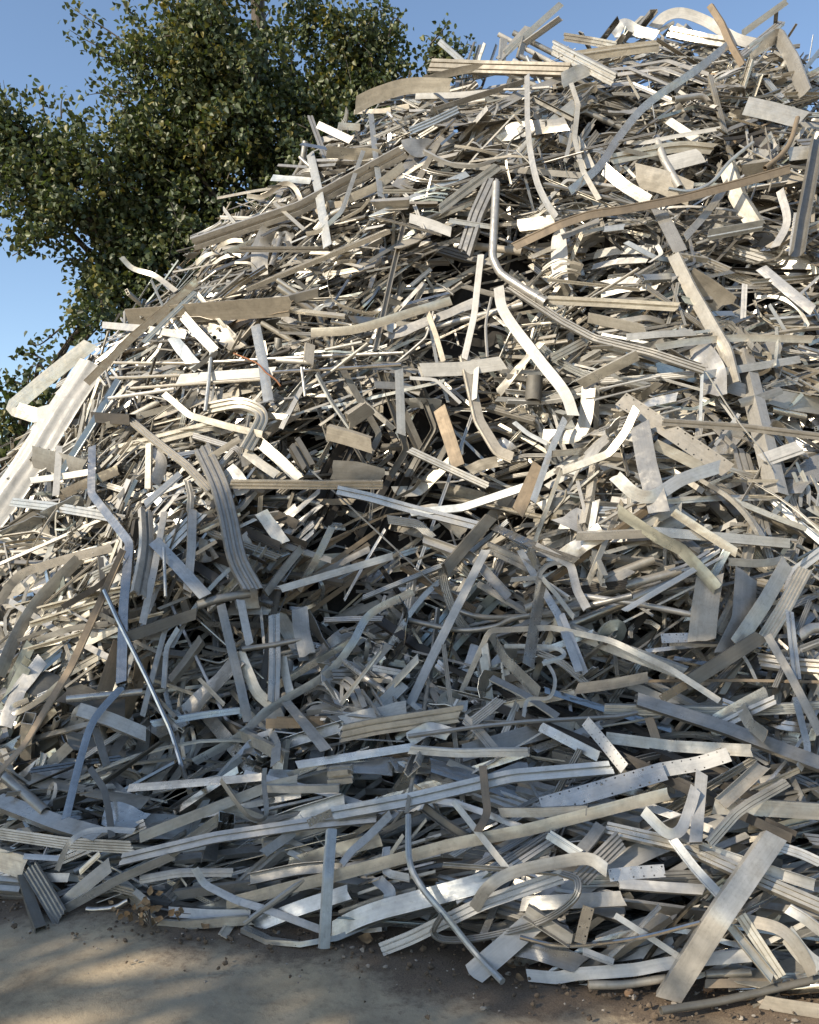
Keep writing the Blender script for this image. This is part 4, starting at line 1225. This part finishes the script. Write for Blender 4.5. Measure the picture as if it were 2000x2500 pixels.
def make_fill():
    rr = random.Random(77)
    ks, kw = zip(*FKINDS)
    us = np.linspace(0, 1, 200)
    pieces = []
    for i in range(FILL_N + 3000):
        # even over the slope, front mostly, some on the back
        x = rr.uniform(-5.2, 5.6)
        S = float(np.interp(x, _sx, _sz))
        y0 = float(np.interp(x, _tx, _ty))
        if S < .1:
            continue
        if rr.random() < .9:
            zz = np.interp(us, _pu, _pz) * S
            al = np.concatenate([[0], np.cumsum(np.hypot(np.diff(zz), np.diff(us) * (CREST_Y - y0)))])
            if rr.random() > (al[-1] + 1) / 8.5:
                continue
            u = float(np.interp(rr.uniform(.0, al[-1]), al, us))
            y = y0 + u * (CREST_Y - y0)
        else:
            u = 1.1
            y = CREST_Y + rr.uniform(0, 3.2)
        z = float(mound(x, y))
        hole = max([0] + [math.exp(-((x - q[0]) ** 2 + ((y - q[1]) * 1.5) ** 2) / q[2] ** 2) for q in HOLLOWS])
        n = normal_at(x, y)
        kind = rr.choices(ks, kw)[0]
        size = rr.random()
        L = math.exp(rr.gauss(-.66, .58))                      # median 0.49 m
        L = min(max(L, .12), 2.3)
        if kind in ('rod',): w = rr.uniform(.008, .02)
        elif kind == 'wire': w = rr.uniform(.003, .006); L = max(L, .5)
        elif kind == 'pipe': w = rr.uniform(.025, .06)
        elif kind == 'crump': w = rr.uniform(.05, .16); L = min(L, .7)
        else: w = min(.095, max(.014, math.exp(rr.gauss(-3.74 if u > .55 else -3.50, .48))))
        if kind != 'crump': L = max(L, 6.5 * w)
        # heading: mostly lying along the slope's level, many slanting
        e1 = unit(np.cross(np.array([0, 0, 1.0]), n)) if abs(n[2]) < .99 else np.array([1.0, 0, 0])
        if e1[0] < 0: e1 = -e1
        e2 = unit(np.cross(n, e1))
        if e2[2] < 0: e2 = -e2
        bias = .18 if x > .3 else (.5 if x < -1.2 else .25)
        lev, sg = (.75, .30) if u < .2 else ((.36, .5) if u < .5 else (.60, .40))
        if x < -1.5: lev, sg = lev * .75, sg + .12
        th = rr.gauss(bias, sg) if rr.random() < lev else rr.uniform(-1.57, 1.57)
        out = rr.gauss(0, .20)
        t = unit(e1 * math.cos(th) + e2 * math.sin(th) + n * out)
        off = -.60 + .69 * rr.random() ** .80 if i < FILL_N else rr.uniform(-.68, -.34)   # the last ones lie deep
        if off > -.32 and rr.random() < hole * .85: continue
        if u > .93: off -= .05
        c = np.array([x, y, z]) + n * off
        bs = rr.random() if kind != 'wire' else .9
        h = L / 2
        b = unit(np.cross(t, n) * rr.uniform(-1, 1) + n * rr.uniform(-.5, 1))
        if bs < .55:
            P = kinked([c - t * h, c + b * L * rr.uniform(-.015, .03), c + t * h], .03, .3)
        elif bs < .85:
            k = rr.uniform(-.5, .5)
            ang = rr.uniform(.25, 1.1)
            m = c + t * h * k
            P = kinked([c - t * h, m, m + (t * math.cos(ang) + b * math.sin(ang)) * (h - h * k)], .03, .3)
        elif bs < .965 or kind in ('box', 'multi', 'slot'):
            a = rr.uniform(.06, .22) * L
            P = catmull([c - t * h - b * a * .6, c - t * h * .35 + b * a * .3, c + t * h * .35 + b * a * .35, c + t * h - b * a * .5], 4)
        else:
            rad = L / 4.2
            sp = rr.uniform(2.2, 5.2)
            P = np.array([c + rad * (t * math.sin(q) + b * (1 - math.cos(q))) + e1 * .03 * q for q in np.linspace(0, sp, 13)])
        ref = unit(n + np.array([rr.gauss(0, .6), rr.gauss(0, .6), rr.gauss(0, .6)]))
        ti = rr.choices(range(len(FTINTS)), [q[1] for q in FTINTS])[0]
        sh = 'straight' if bs < .55 else 'bent' if bs < .85 else 'bowed' if bs < .965 else 'curled'
        nb = 1 if (sh == 'curled' or kind == 'crump' or rr.random() > .13) else rr.randrange(3, 8)
        P0, side = P, unit(np.cross(t, n))
        for q in range(nb):
            if q:                                                # the rest of a bundle lies alongside
                tl = unit(t + side * rr.gauss(0, .05) + n * rr.gauss(0, .04))
                P = P0 + side * (w * 1.25 * q * rr.choice([-1, 1]) + rr.gauss(0, .012)) + n * rr.gauss(-.01, .018) + t * rr.gauss(0, .18 * L)
                P = P + ((P - P.mean(0)) @ t)[:, None] * (tl - t)
            ty = np.interp(P[:, 0], _tx, _ty)
            if (P[:, 1] < ty - .10).any() or P[:, 2].min() < -.02:
                P = P + np.array([0, max(0, (ty - .10 - P[:, 1]).max()), max(0, .012 - P[:, 2].min())])
            if u < .16 and abs((P[-1] - P[0])[0]) < .8 * np.linalg.norm(P[-1] - P[0]):
                continue                                        # nothing stands upright on the toe
            if (P[:, 2] - np.maximum(mound(P[:, 0], P[:, 1]), 0)).max() > .42:
                continue
            pieces.append(dict(P=P, n=n, kind=kind, w=w * (1 if not q else rr.uniform(.8, 1.2)), ref=ref if not q else unit(ref + .25 * np.array([rr.gauss(0, 1), rr.gauss(0, 1), rr.gauss(0, 1)])), ti=ti, shape=sh, seed=rr.random() * 9, br=rr.uniform(.72, 1.14), L=L, rs=rr.random(), k=i * 10 + q))
    return pieces

def zsamples(path, w, step=.02):
    """points over a piece's facing surface, enough for a small depth buffer"""
    path = np.asarray(path)
    u = np.concatenate([[0], np.cumsum(np.linalg.norm(np.diff(path, axis=0), axis=1))])
    n = max(2, int(u[-1] / step))
    U = np.linspace(0, u[-1], n)
    C = np.stack([np.interp(U, u, path[:, k]) for k in range(3)], 1)
    d = path[-1] - path[0]
    s = unit(np.cross(d, np.array([0, 0, CAM_H]) - C.mean(0)))
    m = max(1, int(w / step + .5))
    off = ((np.arange(m) + .5) / m - .5) * w * .85
    return (C[:, None, :] + off[None, :, None] * s).reshape(-1, 3)

ZW, ZH = 400, 500
def zcell(Q):
    px, py, dep = project(Q)
    ix, iy = (px / 2000 * ZW).astype(int), (py / 2500 * ZH).astype(int)
    ok = (ix >= 0) & (ix < ZW) & (iy >= 0) & (iy < ZH) & (dep > .5)
    return (iy * ZW + ix)[ok], dep[ok]

def settle(pieces):
    """lay the loose pieces under the ones that lie on top; then see which show"""
    hz = np.full(ZW * ZH, 1e9)
    for P, w, ref in HERO_PTS:
        c, d = zcell(zsamples(P, w * 1.05, .01))
        np.minimum.at(hz, c, d)
    keep = []
    for p in pieces:
        for tr in range(4):
            c, d = zcell(zsamples(p['P'], p['w']))
            if not len(c):
                break
            bad = (d < hz[c] + .015) & (hz[c] < 1e8)
            if bad.mean() < .06:
                break
            p['P'] = p['P'] - p['n'] * .11
        else:
            continue
        keep.append(p)
    z = hz.copy()
    own = np.full(ZW * ZH, -1)
    allc, alld, alli = [], [], []
    for i, p in enumerate(keep):
        c, d = zcell(zsamples(p['P'], p['w'], .012))
        allc.append(c); alld.append(d); alli.append(np.full(len(c), i))
    c, d, i = map(np.concatenate, (allc, alld, alli))
    np.minimum.at(z, c, d)
    win = d <= z[c] + 1e-9
    own[c[win]] = i[win]
    vis = np.bincount(own[own >= 0], minlength=len(keep))
    cen = {}
    for cell in np.nonzero(own >= 0)[0]:
        cen.setdefault(own[cell], []).append((cell % ZW, cell // ZW))
    return keep, vis, cen

def slope_word(a, b, shape):
    (x0, y0, _), (x1, y1, _) = project(a), project(b)
    if x1 < x0: x0, y0, x1, y1 = x1, y1, x0, y0
    g = math.degrees(math.atan2(y0 - y1, max(x1 - x0, 1e-6)))
    if abs(g) > 68: return 'standing steep'
    if g > 40: return 'rising steeply right'
    if g > 10: return 'rising right'
    if g < -40: return 'dropping steeply right'
    if g < -10: return 'sloping down right'
    return 'lying level'

def relate(x, y, skip=0):
    best = sorted((np.min(np.hypot(l[3][:, 0] - x, l[3][:, 1] - y)), k) for k, l in enumerate(LANDMARKS))
    dist, k = best[skip]
    pts = LANDMARKS[k][3]
    # nearest point on the landmark's line
    bp, bd = None, 1e9
    for a, b in zip(pts[:-1], pts[1:]):
        t = min(1, max(0, ((x - a[0]) * (b[0] - a[0]) + (y - a[1]) * (b[1] - a[1])) / max(1e-6, (b[0] - a[0]) ** 2 + (b[1] - a[1]) ** 2)))
        q = a + (b - a) * t
        dd = math.hypot(q[0] - x, q[1] - y)
        if dd < bd: bd, bp = dd, q
    dx, dy = x - bp[0], y - bp[1]
    if abs(dx) > abs(dy): w = 'right of' if dx > 0 else 'left of'
    else: w = 'below' if dy > 0 else 'above'
    pre = 'just ' if bd < 45 else ('' if bd < 120 else 'well ')
    return pre + w + ' the ' + LANDMARKS[k][2]

FNAME = dict(strip='flat strip', channel='channel', angle='angle bar', ribbed='grooved profile', lipped='lipped channel', zed='stepped bar', box='square tube', multi='chambered tube', pipe='round pipe', rod='thin rod', wire='thin wire', crump='crumpled sheet', corr='corrugated strip')
FGROUP = dict(strip='loose flat strips in the heap', channel='loose channels in the heap', angle='loose angle bars in the heap', ribbed='loose grooved profiles in the heap', lipped='loose channels in the heap', zed='loose angle bars in the heap',
              box='loose tubes in the heap', multi='loose tubes in the heap', pipe='loose pipes in the heap', rod='loose rods in the heap', wire='loose wires in the heap', crump='crumpled sheets in the heap', corr='loose grooved profiles in the heap')
CAPS = {'metal_strip': 190, 'channel_bar': 130, 'angle_bar': 110, 'ribbed_profile': 150, 'box_tube': 60, 'hollow_profile': 40, 'round_pipe': 30, 'metal_rod': 50, 'crumpled_sheet': 90, 'loose_wire': 40}

def piece_mesh(mb, p, mi):
    rr = random.Random(p['k'])
    sec = section(p['kind'], p['w'], rr)
    P = p['P']
    if p['kind'] == 'crump' and len(P) < 12:
        P = catmull(P, 3)
    cr = {'crump': .08, 'strip': .02}.get(p['kind'], .008) * p['w']
    tear = .15 * p['w'] if rr.random() < .5 and p['kind'] not in ('pipe', 'rod', 'wire', 'box', 'multi') else 0
    sweep(mb, P, p['ref'], sec, np.array(FTINTS[p['ti']][0]) * p['br'], mi, twist=rr.gauss(0, .35) if p['kind'] in ('strip', 'crump', 'angle') else rr.gauss(0, .08), crumple=cr, skew=(rr.uniform(-.7, .7), rr.uniform(-.7, .7)) if p['kind'] not in ('pipe', 'rod') else (0, 0), seed=p['seed'], tear=tear, rr=rr)

def mat_index(p):
    if p['ti'] in (7, 8, 9, 5): return 3
    if p['ti'] == 6: return 2 if p['rs'] < .5 else 0
    return 1 if p['rs'] < .13 else 0

def build_fill():
    keep, vis, cen = settle(make_fill())
    order = np.argsort(-vis)
    count, indiv = {}, set()
    for i in order:
        if vis[i] < 14: break
        nm = KIND[keep[i]['kind']][0]
        if count.get(nm, 0) >= CAPS.get(nm, 50): continue
        count[nm] = count.get(nm, 0) + 1
        indiv.add(int(i))
    rest = MB()
    med = {}
    for i in indiv: med.setdefault(keep[i]['kind'], []).append(vis[i])
    for i, p in enumerate(keep):
        mi = mat_index(p)
        if i not in indiv:
            piece_mesh(rest, p, mi)
            continue
        mb = MB()
        piece_mesh(mb, p, 0)
        nm, cat = KIND[p['kind']]
        ob = mb.build(nm, [METALS[mi]])
        xy = np.array(cen[i]).mean(0)
        x, y = (xy[0] + .5) / ZW * 2000, (xy[1] + .5) / ZH * 2500
        size = 'large ' if vis[i] > 2.2 * np.median(med[p['kind']]) else ('small ' if vis[i] < .75 * np.median(med[p['kind']]) else '')
        base = f"{FT_NAMES[p['ti']]} {FNAME[p['kind']]} {slope_word(p['P'][0], p['P'][-1], p['shape'])}"
        sh = '' if p['shape'] == 'straight' else p['shape'] + ' '
        cands = [f"{sh}{base} {relate(x, y)}", f"{size}{sh}{base} {relate(x, y)}", f"{sh}{base} {relate(x, y, 1)}", f"{size}{sh}{base} {relate(x, y, 1)}", f"{size}{sh}{base} {relate(x, y, 2)}",
                 f"{size}{'straight ' if not sh else sh}{base} {relate(x, y, 3)}", f"{size}{'straight ' if not sh else sh}{base} {relate(x, y, 4)}"]
        cands = [' '.join(q.split()) for q in cands]
        cands = [q for q in cands if len(q.split()) <= 16] or [f"{FT_NAMES[p['ti']]} {FNAME[p['kind']]} {relate(x, y)}"]
        lab = next((q for q in cands if q not in USED), cands[0])
        USED.add(lab)
        tag(ob, lab, cat, FGROUP[p['kind']])
    print('FILL', len(keep), 'individual', len(indiv), count)
    o = rest.build('scrap_heap', METALS, origin=None)
    tag(o, "tangled mass of small aluminium scrap filling the heap between the larger pieces", 'scrap heap', kind='stuff')
    # sheet under the pieces, its near-black colour standing in for shade in the gaps
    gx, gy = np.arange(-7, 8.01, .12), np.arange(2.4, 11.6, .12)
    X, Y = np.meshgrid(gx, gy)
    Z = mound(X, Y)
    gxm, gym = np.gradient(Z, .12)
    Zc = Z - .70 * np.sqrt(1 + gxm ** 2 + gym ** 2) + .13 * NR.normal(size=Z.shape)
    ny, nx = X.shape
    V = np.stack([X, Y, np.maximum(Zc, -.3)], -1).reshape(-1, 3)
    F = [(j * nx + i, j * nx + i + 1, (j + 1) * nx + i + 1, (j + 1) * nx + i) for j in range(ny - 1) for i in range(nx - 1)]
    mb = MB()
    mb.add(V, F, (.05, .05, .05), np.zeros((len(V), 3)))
    o = mb.build('gap_shade_core', [M_CORE], origin=None)
    tag(o, "inner surface of the heap, coloured near-black for the shade in its gaps", 'scrap heap', kind='stuff')
build_fill()
# ------------------------------------------------------------------ dirt, stones and dry leaves at the toe
def ground_at(px, py):
    d = ray(px, py)
    t = (-CAM_H + .0) / d[2]
    return np.array([d[0] * t, d[1] * t, 0.0])

def pebble(mb, c, r, rr, tint=(.3, .25, .2), flat=.6):
    n, m = 7, 4
    V, F = [], []
    ph = [rr.uniform(0, 6.3) for _ in range(4)]
    for j in range(m + 1):
        for i in range(n):
            a, b = 2 * math.pi * i / n, math.pi * (j / m) - math.pi / 2
            q = r * (1 + .22 * math.sin(2 * a + ph[0]) + .18 * math.sin(3 * b + ph[1] + a) + rr.uniform(-.08, .08))
            V.append(c + np.array([q * math.cos(a) * math.cos(b), q * math.sin(a) * math.cos(b) * .8, q * math.sin(b) * flat]))
    for j in range(m):
        for i in range(n):
            F.append((j * n + i, j * n + (i + 1) % n, (j + 1) * n + (i + 1) % n, (j + 1) * n + i))
    mb.add(np.array(V), F, tint, np.zeros((len(V), 3)))

def toe_soil():
    rr, r = random.Random(5), np.random.default_rng(5)
    mb = MB()
    for k in range(1700):
        x = rr.uniform(-3.6, 4)
        y = float(np.interp(x, _tx, _ty)) + .16 - abs(rr.gauss(0, .21))
        pebble(mb, np.array([x, y, .004]), abs(rr.gauss(0, .0045)) + .002, rr, flat=.8)
    tag(mb.build('loose_soil', [M_SOIL], origin=None, smooth=70), "crumbs of dark soil littered along the heap's toe", 'soil', kind='stuff')
    mb = MB()
    for k in range(350):
        x = rr.uniform(-4, 4)
        y0 = float(np.interp(x, _tx, _ty))
        y = y0 - abs(rr.gauss(0, .26)) - .03 + .12
        if rr.random() < .10: y = y0 - rr.uniform(0, 1.6)
        pebble(mb, np.array([x, y, .0]), abs(rr.gauss(0, .004)) + .0025, rr)
    tag(mb.build('gravel', [M_GREYSTONE], origin=None, smooth=50), "grit and small pebbles scattered along the toe of the heap", 'gravel', kind='stuff')

def stone(px, py, r, mat, label, group=None):
    rr = random.Random(int(px * 7 + py))
    mb = MB()
    pebble(mb, ground_at(px, py) + np.array([0, 0, r * .45]), r, rr, flat=.7)
    tag(mb.build('stone', [mat], smooth=40), label, 'stone', group)

def leaf_mesh(mb, c, d, n, l, rr):
    w = unit(np.cross(d, n))
    rows = []
    for k, (u, hw, up) in enumerate([(0, .02, .1), (.2, .3, .16), (.45, .36, .02), (.75, .2, .1), (1, .02, .28)]):
        cu = rr.uniform(.08, .3)
        p = c + d * l * u + n * l * up
        rows += [p + w * l * hw + n * l * cu * hw * 2, p, p - w * l * hw + n * l * cu * hw * 2]
    F = []
    for k in range(4):
        for j in range(2):
            F.append((k * 3 + j, k * 3 + j + 1, k * 3 + j + 4, k * 3 + j + 3))
    mb.add(np.array(rows), F, (.2, .13, .06), np.zeros((15, 3)))

def dry_leaf(px, py, l, label):
    rr = random.Random(int(px * 3 + py))
    a = rr.uniform(0, 6.3)
    mb = MB()
    leaf_mesh(mb, ground_at(px, py) + np.array([0, 0, .012]), unit(np.array([math.cos(a), math.sin(a), .15])), unit(np.array([rr.uniform(-.5, .5), -.5, .9])), l, rr)
    tag(mb.build('dry_leaf', [M_DRY], smooth=80), label, 'leaf')

def dry_sprig():
    """a withered twig of curled brown leaves caught at the toe"""
    rr = random.Random(9)
    base = at(370, 2235, .12)
    base[2] = .015
    root = bpy.data.objects.new('dry_leafy_twig', None)
    COL.objects.link(root)
    root.location = base
    tag(root, "withered twig with curled brown leaves caught at the toe, lower left", 'dry twig')
    st, lv = MB(), MB()
    for k in range(6):
        a = rr.uniform(-1, 1)
        tip = base + np.array([.17 * math.sin(a * 1.4) + rr.uniform(-.06, .06), rr.uniform(-.05, .08), rr.uniform(.02, .13)])
        P = catmull([base, (base + tip) / 2 + np.array([0, 0, .03]), tip], 4)
        sweep(st, P, (0, 1, .2), (circ(1, 4), [[0, 1, 2, 3]], []), (.1, .08, .05), scale=np.linspace(.004, .0015, len(P)))
        for j in range(7):
            q = P[rr.randrange(2, len(P))] + np.array([rr.gauss(0, .02), rr.gauss(0, .02), rr.gauss(0, .015)])
            leaf_mesh(lv, q, unit(np.array([rr.gauss(0, 1), rr.gauss(0, 1), rr.gauss(0, .6)])), unit(np.array([rr.gauss(0, 1), -.7, .7])), rr.uniform(.025, .045), rr)
    st.build('stem', [M_BARK], root)
    lv.build('leaves', [M_DRY], root, smooth=80)

toe_soil()
stone(1728, 2422, .020, M_STONE, "rounded orange stone beside the foot of the wide leaning board, nearer the viewer")
stone(1738, 2408, .015, M_STONE, "smaller orange stone touching the rounded one beside the wide leaning board")
stone(1535, 2428, .017, M_STONE, "brown-orange stone lying left of the wide leaning board's foot")
stone(1870, 2455, .028, M_GREYSTONE, "flat grey-brown stone on the dirt in the bottom right corner")
stone(885, 2322, .011, M_GREYSTONE, "pale pebble on the dirt just right of the upright toe channel")
stone(1548, 2437, .012, M_GREYSTONE, "white pebble near the brown-orange stone left of the leaning board")
dry_leaf(910, 2303, .07, "curled tan leaf beside the white profile with black grooves")
dry_leaf(510, 2275, .045, "small brown leaf on the dirt under the pale bent frame")
dry_leaf(672, 2288, .03, "tiny pale leaf standing on the dirt left of the upright toe channel")
dry_leaf(1240, 2365, .06, "crumpled pale leaf on the soil right of the long bluish bar's foot")
dry_leaf(350, 2268, .04, "pale grey leaf on the dirt in front of the withered twig")
dry_leaf(1275, 2395, .05, "dark brown leaf on the soil near the long bluish bar's foot")
dry_sprig()
